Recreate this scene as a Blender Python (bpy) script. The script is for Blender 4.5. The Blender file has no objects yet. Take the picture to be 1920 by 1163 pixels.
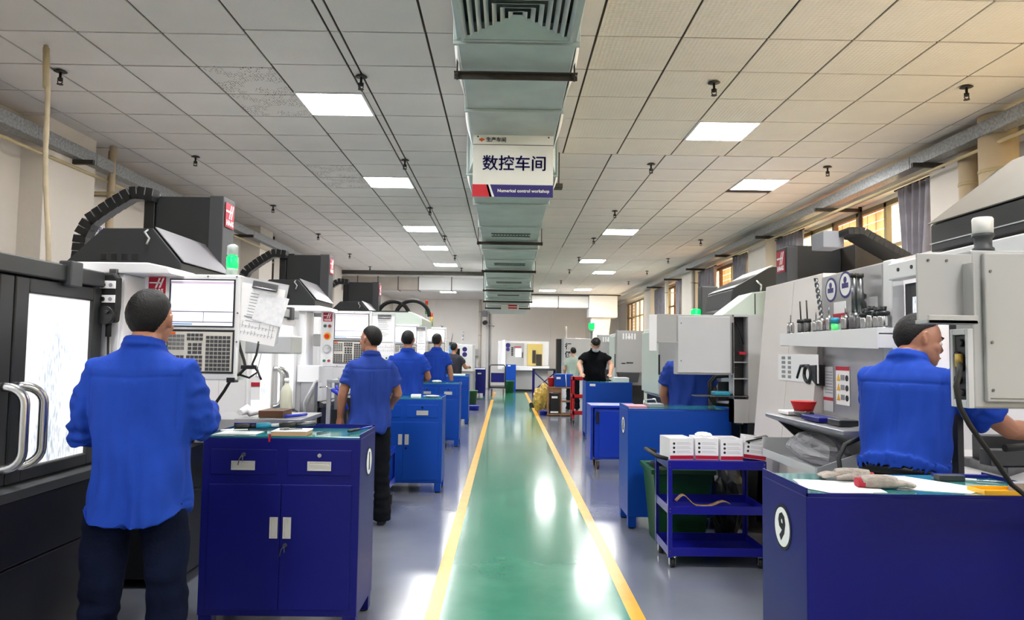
import bpy, math, random
import numpy as np
from mathutils import Vector, Matrix, noise
PI = math.pi
random.seed(7)
SC = bpy.context.scene
COL = SC.collection
# ---------------------------------------------------------------- camera, world, exposure
F_PX, YAW, PITCH, ROLL = 1358.6, .008, .0587, .0141
cam = bpy.data.cameras.new('camera'); cam.sensor_width = 36; cam.lens = 36 * F_PX / 1920
cam.clip_start = .05; cam.clip_end = 200
camo = bpy.data.objects.new('camera', cam); COL.objects.link(camo)
_w = Vector((math.sin(YAW) * math.cos(PITCH), math.cos(YAW) * math.cos(PITCH), math.sin(PITCH)))
_r = Vector((math.cos(YAW), -math.sin(YAW), 0)); _u = _r.cross(_w)
_r2 = _r * math.cos(ROLL) + _u * math.sin(ROLL); _u2 = -_r * math.sin(ROLL) + _u * math.cos(ROLL)
camo.matrix_world = Matrix(((_r2.x, _u2.x, -_w.x, 0), (_r2.y, _u2.y, -_w.y, 0), (_r2.z, _u2.z, -_w.z, 1.5), (0, 0, 0, 1)))
SC.camera = camo
world = bpy.data.worlds.new('sky'); SC.world = world; world.use_nodes = True
_bg = world.node_tree.nodes['Background']; _bg.inputs[0].default_value = (1, .97, .92, 1); _bg.inputs[1].default_value = 2.6
SC.view_settings.view_transform = 'Standard'; SC.view_settings.look = 'None'
SC.view_settings.exposure = 1.38; SC.view_settings.gamma = 1; SC.view_settings.use_curve_mapping = False
PANEL = 30.0            # strength of the ceiling light panels
sun = bpy.data.lights.new('evening_sun', 'SUN'); sun.energy = 1.2; sun.angle = .02; sun.color = (1, .85, .65)
suno = bpy.data.objects.new('evening_sun', sun); COL.objects.link(suno); suno.rotation_euler = (0, math.radians(68), math.radians(15))
SC.cycles.max_bounces = 8; SC.cycles.diffuse_bounces = 5; SC.cycles.glossy_bounces = 4; SC.cycles.transmission_bounces = 6
SC.cycles.transparent_max_bounces = 8; SC.cycles.sample_clamp_indirect = 6; SC.cycles.use_denoising = True
SC.cycles.caustics_reflective = False; SC.cycles.caustics_refractive = False

# ---------------------------------------------------------------- materials
def lin(h):
    if isinstance(h, str):
        h = h.lstrip('#'); c = [int(h[i:i + 2], 16) / 255 for i in (0, 2, 4)]
    else: c = [x / 255 for x in h]
    return tuple((x / 12.92 if x <= .04045 else ((x + .055) / 1.055) ** 2.4) for x in c) + (1,)
MATS = {}
def mat(key, col=None, rough=.5, metal=0, bump=0, bs=60, var=0, vs=4, coat=0, emit=0, trans=0, alpha=1, col2=None, spec=.5, sss=0):
    if key in MATS: return MATS[key]
    m = bpy.data.materials.new(key); m.use_nodes = True; nt = m.node_tree; p = nt.nodes['Principled BSDF']; MATS[key] = m
    c = lin(col); p.inputs['Base Color'].default_value = c; p.inputs['Roughness'].default_value = rough
    p.inputs['Metallic'].default_value = metal; p.inputs['Specular IOR Level'].default_value = spec
    if coat: p.inputs['Coat Weight'].default_value = coat; p.inputs['Coat Roughness'].default_value = .08
    if trans: p.inputs['Transmission Weight'].default_value = trans
    if alpha < 1: p.inputs['Alpha'].default_value = alpha
    if sss: p.inputs['Subsurface Weight'].default_value = sss; p.inputs['Subsurface Radius'].default_value = (.02, .008, .004)
    if emit: p.inputs['Emission Color'].default_value = c; p.inputs['Emission Strength'].default_value = emit
    if var or col2 or bump:
        tc = nt.nodes.new('ShaderNodeTexCoord')
    if var or col2:
        n = nt.nodes.new('ShaderNodeTexNoise'); n.inputs['Scale'].default_value = vs; n.inputs['Detail'].default_value = 5
        nt.links.new(tc.outputs['Object'], n.inputs['Vector'])
        r = nt.nodes.new('ShaderNodeValToRGB'); r.color_ramp.elements[0].position = .32; r.color_ramp.elements[1].position = .68
        d = lin(col2) if col2 else tuple(x * (1 - var) for x in c[:3]) + (1,)
        r.color_ramp.elements[0].color = d; r.color_ramp.elements[1].color = c if col2 else tuple(min(1, x * (1 + var)) for x in c[:3]) + (1,)
        nt.links.new(n.outputs['Fac'], r.inputs[0]); nt.links.new(r.outputs[0], p.inputs['Base Color'])
        if emit: nt.links.new(r.outputs[0], p.inputs['Emission Color'])
    if bump:
        n2 = nt.nodes.new('ShaderNodeTexNoise'); n2.inputs['Scale'].default_value = bs; n2.inputs['Detail'].default_value = 4
        nt.links.new(tc.outputs['Object'], n2.inputs['Vector'])
        b = nt.nodes.new('ShaderNodeBump'); b.inputs['Strength'].default_value = bump; b.inputs['Distance'].default_value = .01
        nt.links.new(n2.outputs['Fac'], b.inputs['Height']); nt.links.new(b.outputs[0], p.inputs['Normal'])
    return m
def M(k): return MATS[k]
mat('wall_paint', 'd9d3cb', .8, var=.04, vs=1.2, bump=.15, bs=30)
mat('back_paint', 'efece8', .8, var=.03, vs=.7)
mat('tile_plain', 'dcd7d4', .85, var=.03, vs=2, bump=.2, bs=90)
mat('tile_relief', 'dfd8cf', .85, var=.03, vs=2)
mat('ceiling_void', '40342e', .9)
mat('light_panel', 'ffffff', .5, emit=PANEL)
mat('work_lamp', 'ffffff', .5, emit=6)
mat('light_frame', 'eeeeee', .4)
mat('floor_grey', '747883', .18, var=.10, vs=1.5, bump=.06, bs=7, coat=.3)
mat('lane_green', '377e66', .16, var=.12, vs=2.2, bump=.07, bs=9, coat=.4, col2='4b8f76')
mat('line_yellow', 'f0a92c', .3, var=.08, vs=8, bump=.05, bs=20)
mat('galv', 'b4bfbc', .45, metal=.4, var=.10, vs=3, bump=.05, bs=12)
mat('galv_dark', '5c5a55', .5, metal=.7, var=.12, vs=9)
mat('galv_spangle', '8f9294', .45, metal=.6, var=.3, vs=40)
mat('wrap_white', 'e9e8e6', .55, var=.05, vs=3, bump=.3, bs=8)
mat('duct_lit_white', 'f4f4f4', .45, bump=.15, bs=6)  # white colour stands in for ceiling light reflected off the duct metal
mat('duct_drab', 'b9b1a8', .45, metal=.3, var=.1, vs=2)
mat('white_metal', 'e8e8ea', .32, spec=.5, var=.02, vs=3)
mat('cream_metal', 'ddd6d2', .38, var=.02, vs=3)
mat('mint_metal', 'cfdcd2', .35)
mat('grey_metal', 'a7a7a6', .4, var=.03, vs=3)
mat('light_grey', 'c3c4c7', .38, var=.02)
mat('satin_plate', 'b4b4b6', .28, metal=.65, var=.08, vs=5)
mat('charcoal', '242628', .42, var=.06, vs=4)
mat('charcoal_soft', '3c3e41', .5)
mat('hood_glass', '77757a', .35)
mat('cover_brown', '2c2621', .5)
mat('beige_metal', '5f5a52', .5, var=.05)
mat('black', '0f1012', .4)
mat('black_base', '131418', .35, var=.25, vs=3)
mat('black_rubber', '121212', .65)
mat('steel', 'b8b9ba', .25, metal=1)
mat('steel_dark', '77787a', .35, metal=1, var=.15, vs=30)
mat('chrome', 'd8d8da', .12, metal=1)
mat('iron', '3a352f', .6, metal=.3, var=.2, vs=20)
mat('cab_navy', '070c66', .42, var=.05, vs=2, spec=.3)
mat('cab_blue', '0040a0', .42, var=.05, vs=2, spec=.3)
mat('cart_blue', '0c0e86', .35, coat=.1)
mat('cart_blue_b', '0a35b0', .35, coat=.1)
mat('cart_red', 'b5101c', .35)
mat('top_mat', '2f7f7c', .12, var=.15, vs=6, coat=.4)
mat('paper', 'f2f1f2', .7)
mat('paper_print', 'e6e6ea', .7, col2='f4f4f6', vs=60)
mat('ink', '15161c', .6)
mat('ink_grey', '8d8f96', .7)
mat('sign_white', 'f6f6ef', .45)
mat('sign_blue', '2a2074', .45)
mat('sign_red', 'd31f2f', .45)
mat('logo_red', 'b3132f', .4)
mat('orange', 'e0621a', .4)
mat('estop_red', 'e02a12', .35)
mat('button_green', '1d6b43', .35)
mat('button_red', 'a02633', .35)
mat('key_grey', '6f6f70', .5)
mat('key_dark', '3a3a3c', .5)
mat('keypad_bg', 'c9c6bd', .5)
mat('screen_lit', 'f2f2fa', .3, emit=.28)
mat('screen_head', 'b9a9bb', .3, emit=.2)
mat('screen_line', '6c6a80', .3, emit=.05)
mat('screen_blue', '4a7fb0', .3, emit=.3)
mat('screen_pink', 'e0c4d4', .3, emit=.3)
mat('green_lamp', '00c050', .3, emit=.9)
mat('lamp_clear', 'c9cdd0', .15, alpha=.6)
mat('lamp_white', 'eceae6', .35)
mat('lamp_red', 'c23a1c', .3); mat('lamp_yellow', 'd09a20', .3); mat('lamp_green', '2a7d45', .3)
mat('bin_green', '0b4a23', .45)
mat('leather', '8a6a4a', .7)
mat('wood', '8a6242', .6, var=.15, vs=12)
mat('wood_dark', '5a3c26', .6, var=.15, vs=12)
mat('plastic_bag', 'c8c6cc', .2, alpha=.55, bump=.8, bs=30)
mat('glove', 'a39a92', .9, var=.25, vs=25, bump=.5, bs=120)
mat('glove_cuff', 'a8283a', .9)
mat('skin', 'a8745a', .5, var=.06, vs=12, sss=.08)
mat('skin_pale', 'c89a80', .5, var=.05, vs=12, sss=.08)
mat('lips', '8d4a40', .5)
mat('eye_white', 'e8e4e0', .3)
mat('hair', '0a0808', .6, bump=.5, bs=160, spec=.3)
mat('jeans', '0b1228', .95, var=.3, vs=9, bump=.4, bs=70, spec=.12)
mat('trousers', '101219', .9, var=.1, vs=9, spec=.15)
mat('pull_silver', 'd9d7cf', .3, metal=.35)
mat('shirt_black', '08090e', .9, spec=.15)
mat('shirt_grey', '23232c', .8)
mat('shirt_pale', '9fb0a2', .85, var=.05, vs=9)
mat('mask', 'aeb4bd', .8)
mat('bamboo', 'b6a88c', .6, var=.1, vs=10)
mat('pipe_cream', 'c9b79a', .5, var=.04)
mat('pipe_white', 'd6d0c6', .45)
mat('conduit', 'b2a37e', .5)
mat('window_frame', '8a7a5c', .5)
mat('curtain', '918e97', .85, var=.15, vs=6)
mat('curtain_tie', '8a7460', .85)
mat('brush_red', 'c4141a', .6, bump=.6, bs=150)
mat('bottle', 'cfd0bd', .3)
mat('cyan_cap', '1f8fae', .4); mat('lime', '55e07a', .4)
mat('box_white', 'e6e4e6', .6)
mat('box_grey', '9c9a9e', .7)  # plain grey of the third carton's top flaps
mat('yellow', 'f0b31a', .35)
mat('card', 'c0a07a', .8)
mat('gold_film', 'b99a45', .4, var=.3, vs=20, bump=.5, bs=40)
mat('red_plastic', 'c0202c', .4)
mat('blue_plastic', '1a2fb0', .4)
mat('warm_interior', 'd8c070', .5)
mat('pink_paper', 'e08a9a', .7)

def shirt_mat(key, col):
    m = mat(key, col, .85, var=.10, vs=7, bump=.12, bs=220, spec=.2)
    return m
shirt_mat('shirt_blue', '1b40a2'); shirt_mat('shirt_blue_b', '263f90')

def wet_pane_glow():
    m = bpy.data.materials.new('wet_window_glow'); m.use_nodes = True; nt = m.node_tree; p = nt.nodes['Principled BSDF']; MATS['wet_window_glow'] = m
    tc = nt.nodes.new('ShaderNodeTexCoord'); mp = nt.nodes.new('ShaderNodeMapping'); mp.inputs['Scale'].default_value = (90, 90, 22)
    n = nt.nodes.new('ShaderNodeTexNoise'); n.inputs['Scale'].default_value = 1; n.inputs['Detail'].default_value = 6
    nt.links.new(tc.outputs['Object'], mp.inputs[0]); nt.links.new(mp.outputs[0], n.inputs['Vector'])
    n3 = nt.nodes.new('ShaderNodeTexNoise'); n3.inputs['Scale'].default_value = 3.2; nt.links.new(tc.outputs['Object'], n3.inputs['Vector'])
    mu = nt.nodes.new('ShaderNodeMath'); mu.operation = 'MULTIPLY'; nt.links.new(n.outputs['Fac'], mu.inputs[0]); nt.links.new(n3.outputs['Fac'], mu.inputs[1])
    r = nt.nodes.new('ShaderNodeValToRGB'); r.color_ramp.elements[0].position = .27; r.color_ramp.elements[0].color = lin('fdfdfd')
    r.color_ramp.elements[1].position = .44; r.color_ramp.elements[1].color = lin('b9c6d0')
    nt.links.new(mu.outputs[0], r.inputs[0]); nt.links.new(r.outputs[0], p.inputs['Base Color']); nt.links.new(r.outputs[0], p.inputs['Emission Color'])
    p.inputs['Emission Strength'].default_value = .22; p.inputs['Roughness'].default_value = .2  # emission stands in for the work lamp behind the streaked pane
wet_pane_glow()
def relief_tile():
    m = M('tile_relief'); nt = m.node_tree; p = nt.nodes['Principled BSDF']
    tc = nt.nodes.new('ShaderNodeTexCoord'); w1 = nt.nodes.new('ShaderNodeTexVoronoi'); w1.inputs['Scale'].default_value = 32; w1.inputs['Randomness'].default_value = .15
    nt.links.new(tc.outputs['Object'], w1.inputs['Vector'])
    b = nt.nodes.new('ShaderNodeBump'); b.inputs['Strength'].default_value = .5; b.inputs['Distance'].default_value = .008
    nt.links.new(w1.outputs['Distance'], b.inputs['Height']); nt.links.new(b.outputs[0], p.inputs['Normal'])
relief_tile()
def stained_tile():
    m = mat('tile_stained', 'dcd7d4', .85); nt = m.node_tree; p = nt.nodes['Principled BSDF']
    tc = nt.nodes.new('ShaderNodeTexCoord')
    v = nt.nodes.new('ShaderNodeTexVoronoi'); v.inputs['Scale'].default_value = 45; v.inputs['Randomness'].default_value = .4
    nt.links.new(tc.outputs['Object'], v.inputs['Vector'])
    n = nt.nodes.new('ShaderNodeTexNoise'); n.inputs['Scale'].default_value = 4; nt.links.new(tc.outputs['Object'], n.inputs['Vector'])
    a = nt.nodes.new('ShaderNodeMath'); a.operation = 'LESS_THAN'; a.inputs[1].default_value = .3; nt.links.new(v.outputs['Distance'], a.inputs[0])
    c = nt.nodes.new('ShaderNodeMath'); c.operation = 'GREATER_THAN'; c.inputs[1].default_value = .48; nt.links.new(n.outputs['Fac'], c.inputs[0])
    d = nt.nodes.new('ShaderNodeMath'); d.operation = 'MULTIPLY'; nt.links.new(a.outputs[0], d.inputs[0]); nt.links.new(c.outputs[0], d.inputs[1])
    x = nt.nodes.new('ShaderNodeMix'); x.data_type = 'RGBA'; x.inputs[6].default_value = lin('dcd7d4'); x.inputs[7].default_value = lin('6b655f')
    nt.links.new(d.outputs[0], x.inputs[0]); nt.links.new(x.outputs[2], p.inputs['Base Color'])
stained_tile()
def blind_mat(key, col, tcol):
    m = bpy.data.materials.new(key); m.use_nodes = True; nt = m.node_tree; MATS[key] = m
    p = nt.nodes['Principled BSDF']; p.inputs['Base Color'].default_value = lin(col); p.inputs['Roughness'].default_value = .8
    t = nt.nodes.new('ShaderNodeBsdfTranslucent'); mx = nt.nodes.new('ShaderNodeMixShader'); mx.inputs[0].default_value = .6
    tc = nt.nodes.new('ShaderNodeTexCoord'); n = nt.nodes.new('ShaderNodeTexNoise'); n.inputs['Scale'].default_value = 1.6
    nt.links.new(tc.outputs['Object'], n.inputs['Vector']); r = nt.nodes.new('ShaderNodeValToRGB')
    r.color_ramp.elements[0].position = .4; r.color_ramp.elements[0].color = lin(tcol); r.color_ramp.elements[1].position = .6; r.color_ramp.elements[1].color = lin(col)
    nt.links.new(n.outputs['Fac'], r.inputs[0]); nt.links.new(r.outputs[0], t.inputs[0])
    nt.links.new(p.outputs[0], mx.inputs[1]); nt.links.new(t.outputs[0], mx.inputs[2])
    nt.links.new(mx.outputs[0], nt.nodes['Material Output'].inputs[0])
blind_mat('blind_yellow', 'fffaea', 'fdeec8'); blind_mat('blind_orange', 'ecc4a0', 'dca078'); blind_mat('blind_grey', 'cdbfae', 'b5a390')

# ---------------------------------------------------------------- mesh builder
class MB:
    def __init__(s): s.v = []; s.f = []; s.m = []; s.s = []
    def add(s, vs, fs, m=0, sm=False):
        b = len(s.v); s.v += [tuple(p) for p in vs]
        for f in fs: s.f.append([b + i for i in f]); s.m.append(m); s.s.append(sm)
        return s
    def box(s, x0, x1, y0, y1, z0, z1, m=0):
        x0, x1 = sorted((x0, x1)); y0, y1 = sorted((y0, y1)); z0, z1 = sorted((z0, z1))
        return s.add([(x0,y0,z0),(x1,y0,z0),(x1,y1,z0),(x0,y1,z0),(x0,y0,z1),(x1,y0,z1),(x1,y1,z1),(x0,y1,z1)],
              [(0,3,2,1),(4,5,6,7),(0,1,5,4),(1,2,6,5),(2,3,7,6),(3,0,4,7)], m)
    def prism(s, pts, ax, a, b, m=0, sm=False):
        """pts: polygon in the two axes other than ax (in xyz order), extruded from a to b"""
        n = len(pts)
        def P(p, t): return (t, p[0], p[1]) if ax == 'x' else (p[0], t, p[1]) if ax == 'y' else (p[0], p[1], t)
        vs = [P(p, a) for p in pts] + [P(p, b) for p in pts]
        ar = sum(pts[i][0] * pts[(i + 1) % n][1] - pts[(i + 1) % n][0] * pts[i][1] for i in range(n))
        flip = (ar > 0) ^ (b < a) ^ (ax == 'y')
        f0 = list(range(n)); f1 = list(range(n, 2 * n))
        if flip: f0.reverse()
        else: f1.reverse()
        fs = [f0, f1]
        s.add(vs, fs, m, False); base = len(s.v) - 2 * n
        for i in range(n):
            j = (i + 1) % n; q = [base + i, base + j, base + n + j, base + n + i]
            if not flip: q.reverse()
            s.f.append(q); s.m.append(m); s.s.append(sm)
        return s
    def cyl(s, p0, p1, r, r2=None, n=14, m=0, sm=True, caps=True):
        p0 = Vector(p0); p1 = Vector(p1); d = (p1 - p0).normalized(); r2 = r if r2 is None else r2
        a = d.orthogonal().normalized(); b = d.cross(a)
        vs = []
        for p, q in ((p0, r), (p1, r2)):
            for i in range(n):
                t = 2 * PI * i / n; vs.append(p + a * (q * math.cos(t)) + b * (q * math.sin(t)))
        s.add(vs, [(i, (i + 1) % n, n + (i + 1) % n, n + i) for i in range(n)], m, sm)
        if caps:
            bb = len(s.v) - 2 * n
            s.f += [[bb + i for i in reversed(range(n))], [bb + n + i for i in range(n)]]; s.m += [m, m]; s.s += [False, False]
        return s
    def tube(s, pts, r, n=8, m=0, caps=True):
        pts = [Vector(p) for p in pts]; k = len(pts); rs = r if isinstance(r, (list, tuple)) else [r] * k
        t0 = (pts[1] - pts[0]).normalized(); a = t0.orthogonal().normalized(); vs = []
        for i, p in enumerate(pts):
            t = (pts[min(i + 1, k - 1)] - pts[max(i - 1, 0)]).normalized()
            a = (a - t * a.dot(t)).normalized(); b = t.cross(a)
            for j in range(n):
                w = 2 * PI * j / n; vs.append(p + (a * math.cos(w) + b * math.sin(w)) * rs[i])
        fs = [(i * n + j, i * n + (j + 1) % n, (i + 1) * n + (j + 1) % n, (i + 1) * n + j) for i in range(k - 1) for j in range(n)]
        s.add(vs, fs, m, True)
        if caps:
            bb = len(s.v) - k * n
            s.f += [[bb + i for i in reversed(range(n))], [bb + (k - 1) * n + i for i in range(n)]]; s.m += [m, m]; s.s += [False, False]
        return s
    def lathe(s, prof, c, n=16, m=0, sm=True):
        k = len(prof); vs = [(c[0] + r * math.cos(2 * PI * j / n), c[1] + r * math.sin(2 * PI * j / n), c[2] + z) for r, z in prof for j in range(n)]
        s.add(vs, [(i * n + j, i * n + (j + 1) % n, (i + 1) * n + (j + 1) % n, (i + 1) * n + j) for i in range(k - 1) for j in range(n)], m, sm)
        bb = len(s.v) - k * n
        s.f += [[bb + i for i in reversed(range(n))], [bb + (k - 1) * n + i for i in range(n)]]; s.m += [m, m]; s.s += [False, False]
        return s
    def disc(s, c, r, nrm, n=24, m=0, t=.001, rz=None):
        c = Vector(c); nrm = Vector(nrm).normalized()
        return s.cyl(c, c + nrm * t, r, n=n, m=m, sm=False)
    def quad(s, a, b, c, d, m=0): return s.add([a, b, c, d], [(0, 1, 2, 3)], m)
    def n(s): return len(s.v)
    def xf(s, mtx, start=0):
        for i in range(start, len(s.v)): s.v[i] = tuple(mtx @ Vector(s.v[i]))
        return s
    def rot(s, ang, ax, c, start=0):
        c = Vector(c); return s.xf(Matrix.Translation(c) @ Matrix.Rotation(ang, 4, ax) @ Matrix.Translation(-c), start)
    def text(s, txt, size, mtx, m=0, off=0.0, ext=.0008, align='CENTER'):
        cu = bpy.data.curves.new('t', 'FONT'); cu.body = txt; cu.size = size; cu.extrude = ext; cu.offset = off
        cu.align_x = align; cu.align_y = 'CENTER'; cu.resolution_u = 2
        o = bpy.data.objects.new('t', cu); COL.objects.link(o)
        dg = bpy.context.evaluated_depsgraph_get(); me = o.evaluated_get(dg).to_mesh()
        s.add([mtx @ v.co for v in me.vertices], [list(p.vertices) for p in me.polygons], m)
        o.evaluated_get(dg).to_mesh_clear(); bpy.data.objects.remove(o); bpy.data.curves.remove(cu); return s
OFF = {}
def mesh_of(mb, name, mats, off=(0, 0, 0)):
    me = bpy.data.meshes.new(name)
    ox, oy, oz = off
    me.from_pydata([(x - ox, y - oy, z - oz) for x, y, z in mb.v], [], mb.f)
    for k in (mats if isinstance(mats, (list, tuple)) else [mats]): me.materials.append(MATS[k])
    me.polygons.foreach_set('material_index', mb.m); me.polygons.foreach_set('use_smooth', mb.s)
    me.update(); return me
def bev(o, w, seg=2):
    b = o.modifiers.new('bevel', 'BEVEL'); b.width = w; b.segments = seg; b.limit_method = 'ANGLE'; b.angle_limit = math.radians(40); b.harden_normals = False
def thing(name, label, cat, loc=(0, 0, 0), group=None):
    o = bpy.data.objects.new(name, None); COL.objects.link(o); o.location = loc; o.empty_display_size = .1
    o['label'] = label; o['category'] = cat
    if group: o['group'] = group
    OFF[o.name] = tuple(loc); return o
def part(name, mb, mats, parent, bevel=0, label=None, kind=None, seg=2):
    off = OFF[parent.name]; me = mesh_of(mb, name, mats, off); o = bpy.data.objects.new(name, me); COL.objects.link(o); o.parent = parent
    OFF[o.name] = off
    if bevel: bev(o, bevel, seg)
    if label: o['label'] = label
    if kind: o['kind'] = kind
    return o
def single(name, mb, mats, label=None, cat=None, group=None, kind=None, bevel=0, seg=2):
    a = np.array(mb.v); lo = a.min(0); hi = a.max(0); off = ((lo[0] + hi[0]) / 2, (lo[1] + hi[1]) / 2, lo[2]); off = tuple(float(t) for t in off)
    me = mesh_of(mb, name, mats, off); o = bpy.data.objects.new(name, me); COL.objects.link(o); o.location = off; OFF[o.name] = off
    if label: o['label'] = label
    if cat: o['category'] = cat
    if group: o['group'] = group
    if kind: o['kind'] = kind
    if bevel: bev(o, bevel, seg)
    return o
def dup(o, loc=None, label=None, group=None, parent=None, rz=None):
    c = o.copy(); COL.objects.link(c)
    if parent is not None: c.parent = parent
    if loc is not None: c.location = loc; OFF[c.name] = tuple(loc)
    else: OFF[c.name] = OFF.get(parent.name if parent else o.name, (0, 0, 0))
    if label: c['label'] = label
    if group: c['group'] = group
    if rz is not None: c.rotation_euler.z = rz
    for ch in list(o.children): dup(ch, parent=c)
    return c
def bolts(mb, pts, r=.006, nrm=(0, -1, 0), m=1):
    for p in pts: mb.disc(p, r, nrm, 8, m, .003)
def facing(px, py, pz, d):
    """matrix putting text (x right, y up) on a wall; d: '-y','+x','-x' the way the text faces, '+z' lying"""
    if d == '-y': R = Matrix(((1,0,0),(0,0,-1),(0,1,0)))
    elif d == '+x': R = Matrix(((0,0,1),(1,0,0),(0,1,0)))
    elif d == '-x': R = Matrix(((0,0,-1),(-1,0,0),(0,1,0)))
    else: R = Matrix.Identity(3)
    m = R.to_4x4(); m.translation = Vector((px, py, pz)); return m

# ================================================================ THE SETTING
XL, XR, YN, YF, HC = -4.8, 4.8, -4.0, 30.7, 3.72
fl = single('floor', MB().box(XL - .2, XR + .2, YN, YF, -.15, 0), ['floor_grey'], kind='structure')
b = MB(); b.box(-.352, .73, YN, 27.9, .0, .003); b.box(-1.15, -.352, 22.9, 24.2, 0, .003)
part('painted_lane', b, ['lane_green'], fl)
b = MB(); b.box(-.437, -.352, YN, 22.9, 0, .005); part('lane_line', b, ['line_yellow'], fl)
b = MB(); b.box(-.437, -.352, 24.2, 27.6, 0, .005); part('lane_line', b, ['line_yellow'], fl)
b = MB(); b.box(.73, .815, YN, 27.4, 0, .005); part('lane_line', b, ['line_yellow'], fl)

# left wall with columns
wl = single('wall_left', MB().box(XL - .2, XL, YN, YF, 0, 4.0), ['wall_paint'], kind='structure')
for y0, y1 in ((1.0, 1.7), (6.9, 7.75), (13.0, 13.7), (18.7, 19.5), (24.6, 25.3)):
    part('pilaster', MB().box(XL, XL + .35, y0, y1, 0, HC), ['wall_paint'], wl, .004)
part('pilaster', MB().box(XL, XL + .12, 5.2, 6.9, 0, HC), ['wall_paint'], wl, .004)
wb = single('wall_back', MB().box(XL - .2, XR + .2, YF, YF + .2, 0, 4.0), ['back_paint'], kind='structure')
for x in (-3.2, -1.05, 1.9, 3.4): part('pilaster', MB().box(x, x + (.2 if x < -2 else .22), YF - .06, YF, 0, HC), ['back_paint'], wb)
single('wall_near', MB().box(XL - .2, XR + .2, YN - .2, YN, 0, 4.0), ['wall_paint'], kind='structure')
# right wall: real openings between sill and lintel
bays = [(-2.6, 1.4), (2.2, 6.2), (7.7, 12.15), (13.75, 17.3), (18.7, 22.3), (23.9, 28.9)]
SILL, HEAD = 1.15, 3.50
b = MB(); b.box(XR, XR + .22, YN, YF, 0, SILL); b.box(XR, XR + .22, YN, YF, HEAD, 4.0)
e = [YN] + [t for q in bays for t in q] + [YF]
for i in range(0, len(e), 2): b.box(XR, XR + .22, e[i], e[i + 1], SILL, HEAD)
wr = single('wall_right', b, ['wall_paint'], kind='structure')
for y0, y1 in ((1.5, 2.1), (6.95, 7.6), (12.5, 13.4), (17.5, 18.5), (22.5, 23.6)):
    part('pilaster', MB().box(XR - .3, XR, y0, y1, 0, HC), ['wall_paint'], wr, .004)
part('beam', MB().box(XR - .12, XR, YN, YF, 3.54, HC), ['wall_paint'], wr)
for wi, (y0, y1) in enumerate(bays):
    t = bpy.data.objects.new('window_%d' % (wi + 1), None); COL.objects.link(t); t.location = (XR + .1, (y0 + y1) / 2, SILL); t['kind'] = 'structure'; OFF[t.name] = tuple(t.location)
    n = max(3, round((y1 - y0) / .8)); w = (y1 - y0) / n
    b = MB()
    b.box(XR + .05, XR + .12, y0, y1, SILL, SILL + .06); b.box(XR + .05, XR + .12, y0, y1, HEAD - .06, HEAD); b.box(XR + .05, XR + .12, y0, y1, 2.9, 2.94)
    for k in range(n + 1): yy = min(max(y0 + k * w, y0 + .03), y1 - .03); b.box(XR + .05, XR + .12, yy - .03, yy + .03, SILL, HEAD)
    part('window_frame', b, ['window_frame'], t)
    for k in range(n):
        ya, yb = y0 + k * w + .03, y0 + (k + 1) * w - .03
        mk = ('blind_orange' if (wi == 2 and k in (2, 3)) or (wi == 3 and k in (2,)) or (wi == 4 and k == 2) else 'blind_grey' if wi == 5 and k > 3 else 'blind_yellow')
        b = MB()
        for q in range(18): z = SILL + .06 + q * .124; b.box(XR + .125, XR + .128, ya - .02, yb + .02, z, z + .119)
        for q in range(3): yy = ya + (yb - ya) * (q + .5) / 3; b.box(XR + .122, XR + .125, yy - .004, yy + .004, SILL, HEAD)
        part('blind', b, [mk], t)
# curtains hanging bunched at the window edges
def curtain(y0, y1, label, seed, tied=False):
    rnd = random.Random(seed); b = MB(); n = 60; zs = [3.47, 3.3, 3.0, 2.7, 2.3, 1.8, 1.2]
    vs = []
    for z in zs:
        k = .55 + .45 * abs(z - 2.2) / 1.2 if tied else 1
        for i in range(n + 1):
            u = i / n; yy = (y0 + y1) / 2 + (u - .5) * (y1 - y0) * k
            vs.append((XR - .20 + .045 * math.sin(u * (y1 - y0) * 46 + .8 * math.sin(z * 2 + seed)) + .012 * math.sin(u * 90 + z * 3), yy, z + .01 * math.sin(u * 40)))
    fs = [(j * (n + 1) + i, j * (n + 1) + i + 1, (j + 1) * (n + 1) + i + 1, (j + 1) * (n + 1) + i) for j in range(len(zs) - 1) for i in range(n)]
    b.add(vs, fs, 0, True)
    t = thing('curtain', label, 'curtain', (XR - .2, (y0 + y1) / 2, 1.2))
    o = part('cloth', b, ['curtain'], t); sd = o.modifiers.new('s', 'SOLIDIFY'); sd.thickness = .004
    b = MB(); b.cyl((XR - .2, y0 - .1, 3.48), (XR - .2, y1 + .1, 3.48), .012, n=8); 
    for q in range(6): yy = y0 + (y1 - y0) * (q + .5) / 6; b.cyl((XR - .2, yy, 3.48), (XR, yy, 3.48), .005, n=6) if q in (0, 5) else None
    part('rod', b, ['iron'], t)
    if tied: part('tieback', MB().tube([(XR - .28, (y0 + y1) / 2 - .2, 2.25), (XR - .29, (y0 + y1) / 2, 2.2), (XR - .28, (y0 + y1) / 2 + .2, 2.25)], .02), ['curtain_tie'], t)
curtain(7.68, 8.38, 'grey gathered curtain at near end of the closest visible window', 1, True)
curtain(11.2, 12.2, 'grey curtain above the dark cable chain hood, far end of closest window', 2)
curtain(13.85, 14.5, 'short grey tied curtain right of the orange blind', 3, True)
curtain(15.9, 17.2, 'wide grey pleated curtain left of the orange blind', 4)
curtain(18.9, 19.5, 'narrow grey tied curtain beyond the pipes', 5, True)
curtain(20.6, 22.2, 'long grey pleated curtain above the mint green cabinets', 6)

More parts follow.
